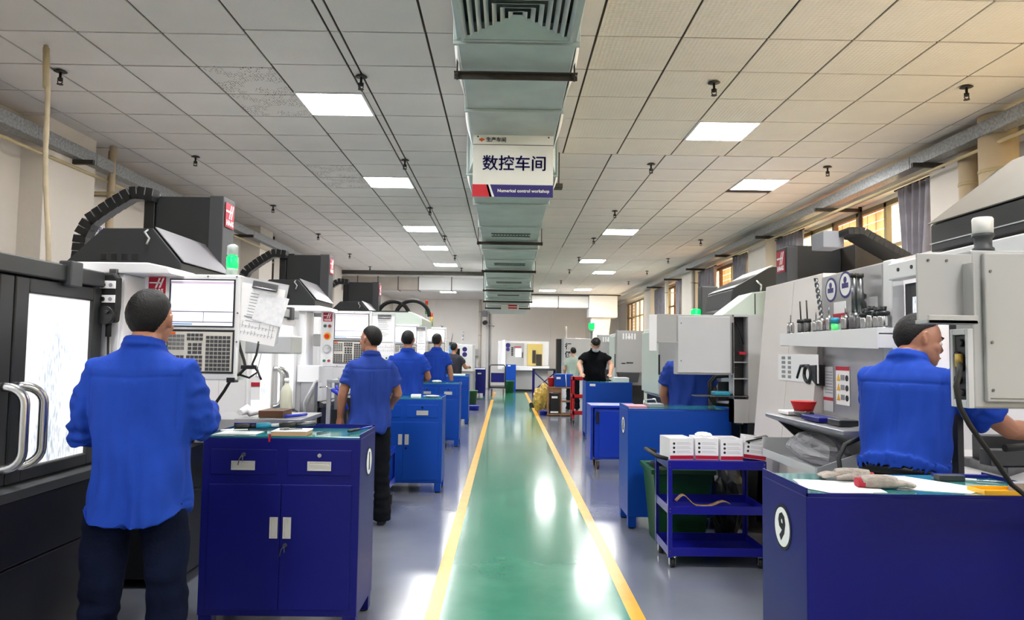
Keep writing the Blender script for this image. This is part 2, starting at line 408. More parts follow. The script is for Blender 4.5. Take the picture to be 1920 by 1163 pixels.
# ceiling: void slab, tiles as parts, light panels as things
ce = single('ceiling', MB().box(XL - .2, XR + .2, YN, YF, HC + .012, HC + .1), ['ceiling_void'], kind='structure')
LIGHTS = [(-1.865, 6.1435), (-1.865, 9.1435), (-1.865, 12.7435), (-1.865, 15.1435), (-1.865, 18.1435), (-2.465, 26.6226),
          (1.805, 6.7435), (2.95, 8.9435), (1.75, 12.7435), (1.75, 16.9435), (2.35, 19.3435), (1.15, 25.3435), (2.35, 24.7435),
          (-1.865, 21.7435), (-3.065, 23.6226), (-1.865, 24.1435), (-3.665, 25.4226), (-1.865, 3.1435), (1.805, 3.1435), (-1.865, .1435), (1.805, .1435), (-1.865, -2.8565), (1.805, -2.8565)]  # entries behind the left cross duct are added unseen to brighten the back wall
cells = []
def rows(y0): 
    k = math.ceil((YN - y0) / .6); y = y0 + k * .6
    while y + .3 < YF: yield y; y += .6
for y in rows(5.0226):
    for i in range(5):
        x1 = -1.865 - .6 * i; x0 = max(x1 - .6, XL); cells.append((x0, x1, y, min(y + .6, YF)))
for y in rows(4.9435):
    sh = -.055 if y > 7.9 else 0; y1 = min(y + .6, YF)
    xs = [-1.865, -1.265, -1.1917, -.5917, .005]
    for a, c in zip(xs, xs[1:]): cells.append((a, c, y, y1))
    xs = [.005] + [.605 + .6 * i + sh for i in range(7)] + [XR]
    for a, c in zip(xs, xs[1:]): cells.append((a, c, y, y1))
cells = [c for c in cells if not any(abs(c[0] - lx) < .12 and abs(c[2] - ly) < .25 and c[1] - c[0] > .3 for lx, ly in LIGHTS)]
TG = .009
def tile_mesh(w, d, mk):
    b = MB(); b.box(-w / 2 + TG, w / 2 - TG, -d / 2 + TG, d / 2 - TG, 0, .011); return mesh_of(b, 'ceiling_tile', [mk])
tm = {}
vis = sorted([c for c in cells if c[2] > 4.3], key=lambda c: c[2])
near, far = vis[:300], vis[300:] + [c for c in cells if c[2] <= 4.3]
STAIN = {(-2.465, 5.6), (-2.465, 6.2), (-2.465, 8.6), (-2.465, 9.2)}
for c in near:
    w, d = round(c[1] - c[0], 3), round(c[3] - c[2], 3)
    mk = 'tile_relief' if c[0] > .5 and c[2] < 7.9 else 'tile_plain'
    if any(abs(c[0] - a) < .05 and abs(c[2] - q) < .1 for a, q in STAIN): mk = 'tile_stained'
    if (w, d, mk) not in tm: tm[(w, d, mk)] = tile_mesh(w, d, mk)
    o = bpy.data.objects.new('ceiling_tile', tm[(w, d, mk)]); COL.objects.link(o); o.parent = ce
    L0 = OFF['ceiling']; o.location = ((c[0] + c[1]) / 2 - L0[0], (c[2] + c[3]) / 2 - L0[1], HC - L0[2] + random.uniform(-.001, .001))
    o.rotation_euler = (random.gauss(0, .0012), random.gauss(0, .0012), 0)
b = MB()
for c in far: b.box(c[0] + .003, c[1] - .003, c[2] + .003, c[3] - .003, HC, HC + .01)
part('far_ceiling_tile', b, ['tile_plain'], ce, kind='stuff')
LN = {0: 'nearest left', 1: 'second left', 2: 'third left', 3: 'fourth left', 4: 'fifth left', 5: 'farthest left, beyond the cross duct',
      6: 'nearest right', 7: 'second right', 8: 'third right', 9: 'fourth right', 10: 'fifth right', 11: 'far, right beside the duct end', 12: 'far right, outer of the last pair'}
for i, (x, y) in enumerate(LIGHTS):
    lab = 'square white ceiling light panel, %s' % LN[i] if i in LN else 'added unseen ceiling light panel behind the %s cross duct, %s' % ('left', ['nearest inner', 'middle', 'farthest inner', 'farthest outer'][i - 13]) if i < 17 else 'ceiling light panel behind the viewer, %s row, %s' % ('left' if x < 0 else 'right', {3: 'just above', 0: 'middle', -3: 'rearmost'}[round(y)])
    t = thing('ceiling_light', lab, 'ceiling light', (x + .3, y + .3, HC - .02), 'ceiling light panels' if i < 17 else 'ceiling light panels behind the viewer')
    part('diffuser', MB().box(x + .02, x + .58, y + .02, y + .58, HC - .006, HC + .008), ['light_panel'], t)
    b = MB(); b.box(x + .004, x + .596, y + .004, y + .02, HC - .01, HC + .01); b.box(x + .004, x + .596, y + .58, y + .596, HC - .01, HC + .01)
    b.box(x + .004, x + .02, y + .02, y + .58, HC - .01, HC + .01); b.box(x + .58, x + .596, y + .02, y + .58, HC - .01, HC + .01)
    part('frame', b, ['light_frame'], t)
# ================================================================ duct, cross ducts, sign, cable trunks
CX = .04
t = thing('air_duct', 'galvanised rectangular air duct running down the middle of the ceiling', 'air duct', (CX, 3.0, HC - .4))
SEG = [(-2.0, 3.45, .355, 3.34), (3.45, 4.2, .355, 3.34), (4.2, 5.4, .355, 3.34), (5.4, 6.7, .355, 3.34), (6.9, 8.3, .42, 3.22), (8.3, 9.8, .42, 3.22), (9.8, 11.0, .42, 3.2), (11.15, 12.4, .425, 3.1),
       (12.4, 13.7, .43, 3.1), (13.85, 15.2, .47, 3.07), (15.2, 16.7, .48, 3.05), (16.85, 18.2, .54, 3.0), (18.2, 19.6, .56, 3.0), (19.75, 21.2, .62, 2.95), (21.2, 22.6, .64, 2.95), (22.6, 24.0, .66, 2.95), (24.0, 27.3, .66, 2.95)]
for k, (y0, y1, hw, z) in enumerate(SEG):
    b = MB()
    if k == 1: 
        b.box(CX - hw, CX + hw, y0, 3.52, z, HC - .02); b.box(CX - hw, CX + hw, 4.16, y1, z, HC - .02)
        b.box(CX - hw, CX - .31, 3.52, 4.16, z, HC - .02); b.box(CX + .31, CX + hw, 3.52, 4.16, z, HC - .02); b.box(CX - .31, CX + .31, 3.52, 4.16, z + .1, HC - .02, 1)  # dark interior colour stands in for shade between the diffuser slats
    else: b.box(CX - hw, CX + hw, y0, y1, z, HC - .02)
    part('duct_section', b, ['galv', 'charcoal'], t, .006)
    if k + 1 < len(SEG):
        y2, hw2, z2 = SEG[k + 1][0], SEG[k + 1][2], SEG[k + 1][3]
        if y2 > y1 + .01:      # reducer between two sizes
            b = MB(); A = [(CX - hw, y1, z), (CX + hw, y1, z), (CX + hw, y1, HC - .02), (CX - hw, y1, HC - .02)]; B_ = [(CX - hw2, y2, z2), (CX + hw2, y2, z2), (CX + hw2, y2, HC - .02), (CX - hw2, y2, HC - .02)]
            b.add(A + B_, [(0, 1, 5, 4), (1, 2, 6, 5), (2, 3, 7, 6), (3, 0, 4, 7)]); part('reducer', b, ['galv'], t)
        for yy, h_, zz in ((y1, hw, z),) if y2 <= y1 + .01 else ((y1, hw, z), (y2, hw2, z2)):
            b = MB(); b.box(CX - h_ - .022, CX + h_ + .022, yy - .014, yy + .014, zz - .022, zz); b.box(CX - h_ - .022, CX - h_, yy - .014, yy + .014, zz, HC - .02); b.box(CX + h_, CX + h_ + .022, yy - .014, yy + .014, zz, HC - .02)
            part('flange', b, ['galv'], t, .003)
# bulging white wrap along both flanks
for s in (-1, 1):
    for y0, y1, hw, z in [SEG[2], SEG[3], SEG[4], SEG[7], SEG[9], SEG[12], SEG[14]]:
        b = MB(); n = 14; vs = []
        for i in range(n + 1):
            u = i / n; yy = y0 + .03 + (y1 - y0 - .06) * u; bl = .010 + .035 * math.sin(PI * u) ** .6
            for zz, q in ((z + .01, .2), (z + .09, 1), (z + .2, .8), (HC - .05, .2)): vs.append((CX + s * (hw + bl * q), yy, zz))
        b.add(vs, [(i * 4 + j, i * 4 + j + 1, (i + 1) * 4 + j + 1, (i + 1) * 4 + j) for i in range(n) for j in range(3)], 0, True)
        o = part('insulation', b, ['wrap_white'], t); sd = o.modifiers.new('s', 'SOLIDIFY'); sd.thickness = .006
# louvred square diffuser in the duct floor
g = MB(); z = 3.34
for k in range(7):
    r0 = .315 - k * .044; cy = 3.84; w = .022
    if r0 < .03: break
    for (x0, x1, y0, y1, fx, fy) in ((-r0, r0, r0, r0, 0, 1), (-r0, r0, -r0, -r0, 0, -1)):
        s_ = fy
        g.add([(CX - r0, cy + s_ * r0, z - .012), (CX + r0, cy + s_ * r0, z - .012), (CX + r0 - .024, cy + s_ * (r0 - .024), z + .008), (CX - r0 + .024, cy + s_ * (r0 - .024), z + .008)], [(0, 1, 2, 3)])
    for s_ in (-1, 1):
        g.add([(CX + s_ * r0, cy - r0, z - .012), (CX + s_ * r0, cy + r0, z - .012), (CX + s_ * (r0 - .024), cy + r0 - .024, z + .008), (CX + s_ * (r0 - .024), cy - r0 + .024, z + .008)], [(0, 1, 2, 3)])
g.box(CX - .33, CX + .33, cy - .33, cy - .31, z - .014, z + .004); g.box(CX - .33, CX + .33, cy + .31, cy + .33, z - .014, z + .004)
g.box(CX - .33, CX - .31, cy - .31, cy + .31, z - .014, z + .004); g.box(CX + .31, CX + .33, cy - .31, cy + .31, z - .014, z + .004)
o = part('square_diffuser', g, ['galv'], t); sd = o.modifiers.new('s', 'SOLIDIFY'); sd.thickness = .002
for yy, hw, zz in ((1.5, .40, 3.34), (4.6, .40, 3.34), (10.9, .50, 3.2), (13.75, .52, 3.09), (17, .6, 3.0), (20, .68, 2.95), (23, .72, 2.95)):
    b = MB(); b.box(CX - hw, CX + hw, yy - .02, yy + .02, zz - .034, zz - .028); b.box(CX - hw, CX + hw, yy + .014, yy + .02, zz - .07, zz - .034)
    part('support_angle', b, ['iron'], t)
    for s_ in (-1, 1):
        b = MB(); b.cyl((CX + s_ * (hw - .02), yy, zz - .08), (CX + s_ * (hw - .02), yy, HC + .01), .006, n=6); b.cyl((CX + s_ * (hw - .02), yy, zz - .05), (CX + s_ * (hw - .02), yy, zz - .025), .016, n=6)
        part('threaded_rod', b, ['iron'], t)
for k in (6, 8, 10, 12):                      # small slotted grilles further on
    y0, y1, hw, zz = SEG[k]; b = MB(); yc = (y0 + y1) / 2
    for q in range(12): xx = CX - .24 + q * .044; b.box(xx, xx + .02, yc - .1, yc + .1, zz - .01, zz)
    b.box(CX - .27, CX + .29, yc - .13, yc - .1, zz - .012, zz); b.box(CX - .27, CX + .29, yc + .1, yc + .13, zz - .012, zz)
    part('slot_grille', b, ['galv_dark'], t)

def cross(name, x0, x1, y, z0, z1, label, mats, n):
    t = thing(name, label, 'air duct', ((x0 + x1) / 2, y, z0))
    for k in range(n):
        a = x0 + (x1 - x0) * k / n; c = x0 + (x1 - x0) * (k + 1) / n
        part('duct_section', MB().box(a + .008, c - .008, y, y + .5, z0, z1), [mats[k % len(mats)]], t, .008)
        part('flange', MB().box(c - .012, c + .012, y - .015, y + .515, z0 - .015, z1 + .015), ['galv_dark' if k < n else 'duct_lit_white'], t)
    return t
t = cross('cross_duct', XL, -2.5, 20.5, 3.24, 3.6, 'dull grey cross duct at the left wall under the ceiling', ['duct_drab'], 4)
t = cross('cross_duct', -2.5, -.62, 20.5, 3.24, 3.6, 'cross duct with glare painted white, meeting the middle duct from the left', ['duct_lit_white'], 2)
t = cross('cross_duct', .82, 3.1, 27.2, 3.22, 3.64, 'cross duct with glare painted white, right of the middle duct by the back wall', ['duct_lit_white'], 2)
part('drop_box', MB().box(3.1, 4.16, 27.0, 27.8, 2.86, 3.68), ['duct_lit_white'], t, .02)
part('hanger_bar', MB().box(.8, 4.3, 27.1, 27.16, 3.68, 3.71), ['iron'], t)
b = MB(); b.prism([(3.2, 2.86), (3.95, 2.86), (3.75, 1.2), (3.2, 1.2)], 'y', 27.2, 27.6); part('flexible_chute', b, ['wrap_white'], t, .03)
single('ceiling_beam', MB().box(XL, CX - .6, 20.0, 20.14, 3.62, HC), ['galv_dark'], 'dark steel beam under the ceiling in front of the left cross duct', 'beam')

# hanging workshop sign
t = thing('hanging_sign', 'white hanging sign with big blue Chinese characters and red blue footer', 'sign', (.04, 6.05, 2.8))
part('board', MB().box(-.30, .38, 6.05, 6.062, 2.81, 3.345), ['sign_white'], t, .002)
zf = 6.048
part('blue_footer', MB().prism([(-.155, 2.81), (.38, 2.81), (.38, 2.915), (-.185, 2.915)], 'y', zf - .002, zf + .004), ['sign_blue'], t)
part('red_footer', MB().prism([(-.30, 2.81), (-.125, 2.81), (-.163, 2.915), (-.30, 2.915)], 'y', zf - .002, zf + .003), ['sign_red'], t)
part('footer_slash', MB().prism([(-.135, 2.81), (-.115, 2.81), (-.152, 2.915), (-.168, 2.915)], 'y', zf - .004, zf + .003), ['sign_white'], t)
part('rule_line', MB().box(-.30, .38, zf - .001, zf + .003, 3.255, 3.259), ['ink'], t)
b = MB()
for dx, dz in ((-.0022, 0), (.0022, 0), (0, .0022), (0, -.0022), (0, 0)): b.text('数控车间', .137, facing(.052 + dx, zf - .003 - abs(dx) * .01 - abs(dz) * .02, 3.09 + dz, '-y'))
part('lettering', b, ['sign_blue'], t)
part('lettering', MB().text('Numerical control workshop', .037, facing(.130, zf - .005, 2.862, '-y'), off=.001), ['sign_white'], t)
part('lettering', MB().text('生产车间', .043, facing(-.105, zf - .003, 3.297, '-y'), off=.0008), ['ink'], t)
b = MB()
for dx, dz in ((-.014, 0), (0, .006), (.014, 0), (0, -.009)): b.disc((-.228 + dx, zf, 3.299 + dz), .0085, (0, -1, 0), 12, 0, .003)
part('emblem', b, ['orange'], t)
b = MB()
for x in (-.26, .34): b.cyl((x, 6.056, 3.33), (x, 6.056, 3.36), .004, n=6); b.disc((x, 6.049, 3.325), .007, (0, -1, 0), 8, 0, .004)
part('hanging_wire', b, ['iron'], t)
t = thing('hanging_sign', 'small far sign with blue header and red white table', 'sign', (.11, 22.0, 2.8))
part('board', MB().box(-.16, .38, 22.0, 22.02, 2.8, 3.06), ['sign_white'], t)
part('header', MB().prism([(-.12, 3.07), (.38, 3.07), (.38, 3.21), (.30, 3.21), (.2, 3.12), (-.12, 3.10)], 'y', 21.98, 22.01), ['sign_blue'], t)
b = MB()
for q in range(3): b.box(.06, .33, 21.99, 22.0, 2.83 + q * .075, 2.875 + q * .075)
part('red_row', b, ['sign_red'], t)
b = MB(); b.cyl((-.1, 22.01, 2.85), (-.1, 22.01, 3.0), .004, n=6); b.cyl((.3, 22.01, 3.0), (.3, 22.01, 3.3), .004, n=6); part('hanging_wire', b, ['iron'], t)

# cable trunks along both walls with brackets
for s, lab in ((-1, 'galvanised cable channel on brackets along the left wall'), (1, 'galvanised cable channel on brackets along the right wall')):
    t = thing('cable_channel', lab, 'cable channel', (s * 4.25, 4, 3.4)); xc = 4.35 if s > 0 else 4.42; tz = .10 if s > 0 else -.01
    for k in range(12):
        y0 = -2 + k * 2.4
        if s < 0 and y0 > 16: break
        part('channel_section', MB().box(s * xc - .07, s * xc + .07, y0, y0 + 2.39, 3.42 + tz, 3.55 + tz), ['galv_spangle'], t, .004)
    for k in range(10):
        y0 = .3 + k * 2.35
        if s < 0 and y0 > 16: break
        b = MB(); x1 = XL if s < 0 else XR
        b.box(s * (xc - .18), x1, y0 - .02, y0 + .02, 3.37 + tz, 3.415 + tz); b.box(x1 - s * .03, x1, y0 - .02, y0 + .02, 3.25, 3.6); part('bracket', b, ['iron'], t)
    part('pipe', MB().cyl((s * (xc + .02), -2, 3.34 + tz), (s * (xc + .02), 15, 3.34 + tz), .018, n=8), ['conduit'], t)
# vertical pipes on the walls
for x, y, r, m, z0, lab in ((4.45, 6.45, .16, 'pipe_cream', 0, 'thick cream vertical pipe above the near machining centre'), (4.5, 6.95, .09, 'pipe_cream', 0, 'thinner cream vertical pipe beside the thick one'),
                       (4.4, 17.0, .05, 'pipe_white', 0, 'white vertical pipe left of the bent olive cloth'), (4.4, 19.8, .05, 'pipe_white', 0, 'white vertical pipe by the far curtain'),
                       (-4.38, 7.95, .035, 'pipe_cream', 0, 'cream vertical pipe beside the left wall column'), (-4.5, 8.12, .022, 'conduit', 0, 'thin conduit beside the cream wall pipe'),
                       (-4.6, 13.9, .03, 'iron', 0, 'dark conduit on left wall behind the green beacon'), (-4.6, 14.2, .025, 'iron', 0, 'second dark conduit on left wall behind the green beacon'),
                       (-1.1, 30.55, .05, 'pipe_white', 0, 'left of two white pipes on the back wall'), (-.7, 30.6, .03, 'ink_grey', 0, 'thin grey pipe on the back wall by the camera'),
                       (-4.3, 5.85, .05, 'pipe_cream', 0, 'cream pipe at far left edge of the wall')):
    t = thing('wall_pipe', lab, 'pipe', (x, y, 0)); part('tube', MB().cyl((x, y, z0), (x, y, HC - .01), r, n=16), [m], t)
    sx = 1 if x > 0 else -1
    b = MB()
    for z in (1.0, 2.2, 3.2):
        b.cyl((x, y, z - .015), (x, y, z + .015), r + .006, n=16)
        if abs(x) > 4: b.box(x, XL if sx < 0 else XR - .1, y - .01, y + .01, z - .012, z + .012)
    part('clamp', b, ['conduit'], t)
# bamboo stick leaning from machine to ceiling
t = thing('bamboo_stick', 'pale bamboo stick leaning from the left machine up to the ceiling', 'stick', (-3.2, 5.1, 1.9))
b = MB(); P0, P1 = Vector((-3.16, 5.0, 1.86)), Vector((-3.42, 5.25, 3.71)); N_ = 24
b.tube([P0.lerp(P1, i / N_) + Vector((.01 * math.sin(i * .4), 0, 0)) for i in range(N_ + 1)], [.017 if i % 5 else .020 for i in range(N_ + 1)], 10); part('cane', b, ['bamboo'], t)
b = MB(); b.tube([P0.lerp(P1, .82), P0.lerp(P1, .99)], .023, 10); part('wrapping', b, ['conduit'], t)

# fire sprinklers
sp = None; SPL = {-3.62: 'left outer row', -1.2: 'left inner row', 1.66: 'right inner row', 3.72: 'right outer row'}
for x in SPL:
    for k, y in enumerate((5.75, 8.3, 11.1, 13.8, 16.6, 19.1, 22.0)):
        if x == 3.72 and k == 2: continue
        lab = 'dark ceiling sprinkler, %s, %s' % (SPL[x], ['nearest', 'second', 'third', 'fourth', 'fifth', 'sixth', 'farthest'][k])
        if sp is None:
            sp = thing('sprinkler', lab, 'sprinkler', (x, y, HC), 'ceiling sprinklers')
            part('plate', MB().lathe([(.0, -.001), (.035, -.001), (.05, -.012), (.0, -.014)], (x, y, HC), 16), ['iron'], sp)
            part('stem', MB().lathe([(.010, -.012), (.010, -.06), (.018, -.062), (.018, -.085), (.006, -.09)], (x, y, HC), 10), ['iron'], sp)
            b = MB(); b.tube([(x - .018, y, HC - .06), (x - .018, y, HC - .1), (x, y, HC - .115), (x + .018, y, HC - .1), (x + .018, y, HC - .06)], .004, 6); b.cyl((x, y, HC - .112), (x, y, HC - .116), .024, n=12)
            part('deflector', b, ['iron'], sp)
        else: dup(sp, (x, y, HC), lab)
# slim sprinkler pipe below the ceiling tiles, right of the sign
t = thing('hanger_rod', 'thin rod with a small junction box hanging right of the big sign', 'hanger', (.56, 7.9, 3.3))
part('rod', MB().cyl((.56, 7.9, 3.36), (.56, 7.9, HC), .006, n=6), ['iron'], t); part('junction_box', MB().box(.47, .60, 7.84, 7.96, 3.31, 3.36), ['iron'], t, .004)
# back wall: security camera, boxes
t = thing('security_camera', 'small black security camera with wall box on the white back wall', 'camera', (-.9, 30.5, 2.9))
part('wall_box', MB().box(-1.0, -.8, 30.5, 30.7, 3.0, 3.25), ['ink_grey'], t, .01); part('lens', MB().cyl((-.9, 30.2, 2.72), (-.86, 30.5, 2.76), .09, n=16), ['black'], t)
part('arm', MB().tube([(-.86, 30.45, 2.76), (-.6, 30.6, 2.62), (-.5, 30.68, 2.6)], .02, 8), ['light_grey'], t)
t = thing('switch_box', 'grey switch box on back wall beside the blue stickers', 'switch box', (-1.35, 30.5, 1.2))
part('box', MB().box(-1.5, -1.1, 30.5, 30.7, 1.35, 1.62), ['grey_metal'], t, .01); part('conduit', MB().cyl((-1.28, 30.64, .2), (-1.28, 30.64, 1.36), .025, n=8), ['ink_grey'], t)
t = thing('poster', 'small lilac notice pinned to the left wall beside the cable chain', 'poster', (-4.79, 9.0, 2.7))
X0 = XL + .003
part('sheet', MB().box(X0 - .002, X0 + .001, 8.3, 9.0, 2.62, 2.93), ['paper_print'], t)
b = MB(); b.text('安全生产', .08, facing(X0 + .002, 8.62, 2.87, '+x'), off=.002); b.text('操作规程', .06, facing(X0 + .002, 8.75, 2.74, '+x')); part('lettering', b, ['sign_blue'], t)
# ================================================================ machining centres
def logo(b, c, w, h, d, m_red=0, m_white=1):
    """red plate with a slanted white H and lettering; c = centre, d = facing"""
    k = b.n()
    b.add([(-w/2,-h/2,0),(w/2,-h/2,0),(w/2,h/2,0),(-w/2,h/2,0),(-w/2,-h/2,.003),(w/2,-h/2,.003),(w/2,h/2,.003),(-w/2,h/2,.003)],
          [(0,3,2,1),(4,5,6,7),(0,1,5,4),(1,2,6,5),(2,3,7,6),(3,0,4,7)], m_red)
    z0, z1 = .003, .0045
    def pl(pts):
        n = len(pts); b.add([(x*w, y*h, z0) for x, y in pts] + [(x*w, y*h, z1) for x, y in pts], [tuple(range(n, 2*n))] + [(i, (i+1) % n, n+(i+1) % n, n+i) for i in range(n)], m_white)
    pl([(-.12,-.14),(-.02,-.14),(.20,.44),(.10,.44)])
    pl([(.10,-.14),(.20,-.14),(.42,.44),(.32,.44)])
    pl([(-.46,.12),(.24,.12),(.27,.20),(-.46,.20)])
    M4 = facing(*c, d)
    for i in range(k, b.n()): b.v[i] = tuple(M4 @ Vector(b.v[i]))
    b.text('HAAS', h * .30, M4 @ Matrix.Translation((0, -h * .32, .0045)), m_white, off=h * .012)
    return b

def control_panel(root, x0, y, z0, keys=True, w=.5, h=.55, cl=True):
    """operator panel facing the viewer side (-y), screen on top, keypad below"""
    P = part('control_panel', MB().box(x0, x0 + w, y, y + .11, z0, z0 + h), ['white_metal'], root, .008)
    f = y - .001
    b = MB(); b.box(x0 + .025, x0 + .12, f - .002, f, z0 + h - .1, z0 + h - .02, 0); b = MB(); logo(b, (x0 + .068, f, z0 + h - .062), .088, .088, '-y'); part('logo', b, ['logo_red', 'paper'], P)
    b = MB(); b.box(x0 + .135, x0 + .475, f - .006, f, z0 + .275, z0 + .525); part('screen_bezel', b, ['black'], P)
    b = MB(); q = f - .007
    b.box(x0 + .142, x0 + .468, q - .001, q, z0 + .282, z0 + .518, 0)
    b.box(x0 + .142, x0 + .468, q - .002, q, z0 + .500, z0 + .512, 1); b.box(x0 + .142, x0 + .468, q - .002, q, z0 + .352, z0 + .357, 2)
    b.box(x0 + .142, x0 + .468, q - .002, q, z0 + .298, z0 + .303, 2); b.box(x0 + .142, x0 + .26, q - .002, q, z0 + .286, z0 + .293, 3)
    b.box(x0 + .142, x0 + .145, q - .002, q, z0 + .300, z0 + .5, 2); b.box(x0 + .315, x0 + .318, q - .002, q, z0 + .300, z0 + .352, 2)
    rnd = random.Random(int(x0 * 1000))
    for k in range(7):
        b.box(x0 + .275, x0 + .275 + rnd.uniform(.02, .04), q - .002, q, z0 + .49 - k * .014, z0 + .494 - k * .014, 4)
        b.box(x0 + .36, x0 + .36 + rnd.uniform(.02, .05), q - .002, q, z0 + .49 - k * .014, z0 + .494 - k * .014, 4)
        if k < 4: b.box(x0 + .155, x0 + .155 + rnd.uniform(.03, .08), q - .002, q, z0 + .342 - k * .011, z0 + .345 - k * .011, 4); b.box(x0 + .33, x0 + .33 + rnd.uniform(.05, .1), q - .002, q, z0 + .342 - k * .011, z0 + .345 - k * .011, 4)
    part('screen', b, ['screen_lit', 'screen_head', 'screen_line', 'screen_blue', 'screen_pink'], P)
    b = MB(); b.box(x0 + .130, x0 + .478, f - .004, f, z0 + .035, z0 + .262, 0); b.box(x0 + .137, x0 + .470, f - .0055, f, z0 + .045, z0 + .250, 1)
    part('keypad_plate', b, ['black', 'keypad_bg'], P)
    if keys:
        b = MB(); r0, r1 = f - .0095, f - .0055
        def blk(u0, v0, nc, nr, m, cw=.0215, ch=.0205):
            for i in range(nc):
                for j in range(nr): b.box(x0 + u0 + i * cw, x0 + u0 + i * cw + cw * .78, r0, r1, z0 + v0 + j * ch, z0 + v0 + j * ch + ch * .74, m)
        blk(.140, .178, 4, 3, 0); blk(.140, .156, 4, 1, 0); blk(.140, .05, 4, 4, 1); blk(.236, .205, 4, 2, 1); blk(.243, .135, 1, 3, 1); blk(.267, .135, 1, 3, 1, .03); blk(.296, .135, 1, 3, 1)
        blk(.236, .05, 4, 4, 1); blk(.335, .05, 6, 9, 1); b.box(x0 + .140, x0 + .175, r0, r1, z0 + .235, z0 + .248, 2)
        part('key', b, ['key_grey', 'key_dark', 'orange'], P, kind='stuff')
    for du, dz, r, mk, nm in ((.045, .40, .014, 'button_green', 'push_button'), (.09, .40, .014, 'button_red', 'push_button'), (.045, .06, .013, 'button_green', 'push_button'), (.09, .06, .013, 'button_red', 'push_button')):
        b = MB(); b.cyl((x0 + du, f, z0 + dz), (x0 + du, f - .012, z0 + dz), r, n=14, m=0); b.cyl((x0 + du, f, z0 + dz), (x0 + du, f - .004, z0 + dz), r + .005, n=14, m=1); part(nm, b, [mk, 'chrome'], P)
    b = MB(); b.cyl((x0 + .068, f, z0 + .30), (x0 + .068, f - .004, z0 + .30), .036, n=20, m=1); b.cyl((x0 + .068, f - .004, z0 + .30), (x0 + .068, f - .02, z0 + .30), .014, n=14); b.cyl((x0 + .068, f - .02, z0 + .30), (x0 + .068, f - .034, z0 + .30), .023, .02, n=18)
    part('emergency_stop', b, ['estop_red', 'yellow'], P)
    b = MB(); b.cyl((x0 + .068, f, z0 + .175), (x0 + .068, f - .012, z0 + .175), .042, n=24, m=0); b.cyl((x0 + .068, f - .012, z0 + .175), (x0 + .068, f - .022, z0 + .175), .03, n=24, m=1); b.cyl((x0 + .085, f - .02, z0 + .185), (x0 + .085, f - .035, z0 + .185), .007, n=10, m=0)
    part('jog_wheel', b, ['steel', 'light_grey'], P)
    b = MB()
    for u in (.02, .17, .33, .48):
        for v in (.01, h - .01): b.disc((x0 + u, f, z0 + v), .005, (0, -1, 0), 8, 0, .002)
    for v in (.2, .35): b.disc((x0 + w - .01, f, z0 + v), .005, (0, -1, 0), 8, 0, .002)
    part('screw', b, ['steel_dark'], P, kind='stuff')
    return P

def door_frame_mb(x, y0, y1, z0, z1, bw, t=.05, s=-1):
    b = MB(); xa, xb = x, x + s * t
    b.box(xa, xb, y0, y0 + bw[0], z0, z1); b.box(xa, xb, y1 - bw[1], y1, z0, z1); b.box(xa, xb, y0 + bw[0], y1 - bw[1], z0, z0 + bw[2]); b.box(xa, xb, y0 + bw[0], y1 - bw[1], z1 - bw[3], z1); return b

def sweep_handle(x, y, z0, z1, dx, dy, r=.019):
    """bow handle: stands off by dx toward the aisle"""
    pts = [(x, y, z0)]
    for k in range(7): a = PI / 2 * k / 6; pts.append((x + dx * (.25 + .75 * math.sin(a)), y + dy * math.sin(a), z0 + .07 * (1 - math.cos(a))))
    for k in range(7): a = PI / 2 * (1 - k / 6); pts.append((x + dx * (.25 + .75 * math.sin(a)), y + dy * math.sin(a), z1 - .07 * (1 - math.cos(a))))
    pts.append((x, y, z1)); return MB().tube(pts, r, 12)

def energy_chain(root, path, w, th, axis='y', n=15, mats=('black', 'ink_grey')):
    """links along a path in the xz plane (y from w[0] to w[1])"""
    P = [Vector(p) for p in path]; L = [0]
    for a, c in zip(P, P[1:]): L.append(L[-1] + (c - a).length)
    def at(s):
        for i in range(len(P) - 1):
            if s <= L[i + 1] + 1e-9: return P[i].lerp(P[i + 1], (s - L[i]) / max(1e-6, L[i + 1] - L[i]))
        return P[-1]
    for k in range(n):
        a = at(L[-1] * k / n); c = at(L[-1] * (k + .95) / n); d = (c - a).normalized(); nn = Vector((-d.y, d.x)) * th / 2
        b = MB(); q = [a - nn * .92, c - nn, c + nn, a + nn * .92]
        b.prism([(p.x, p.y) for p in q], 'y', w[0], w[1], 0); mid = (a + c) / 2
        b.prism([(p.x, p.y) for p in (a - nn * .9, a - nn * .9 + d * .004, a + nn * .2 + d * .004, a + nn * .2)], 'y', w[0] - .003, w[1] + .003, 1)
        part('chain_link', b, list(mats), root)

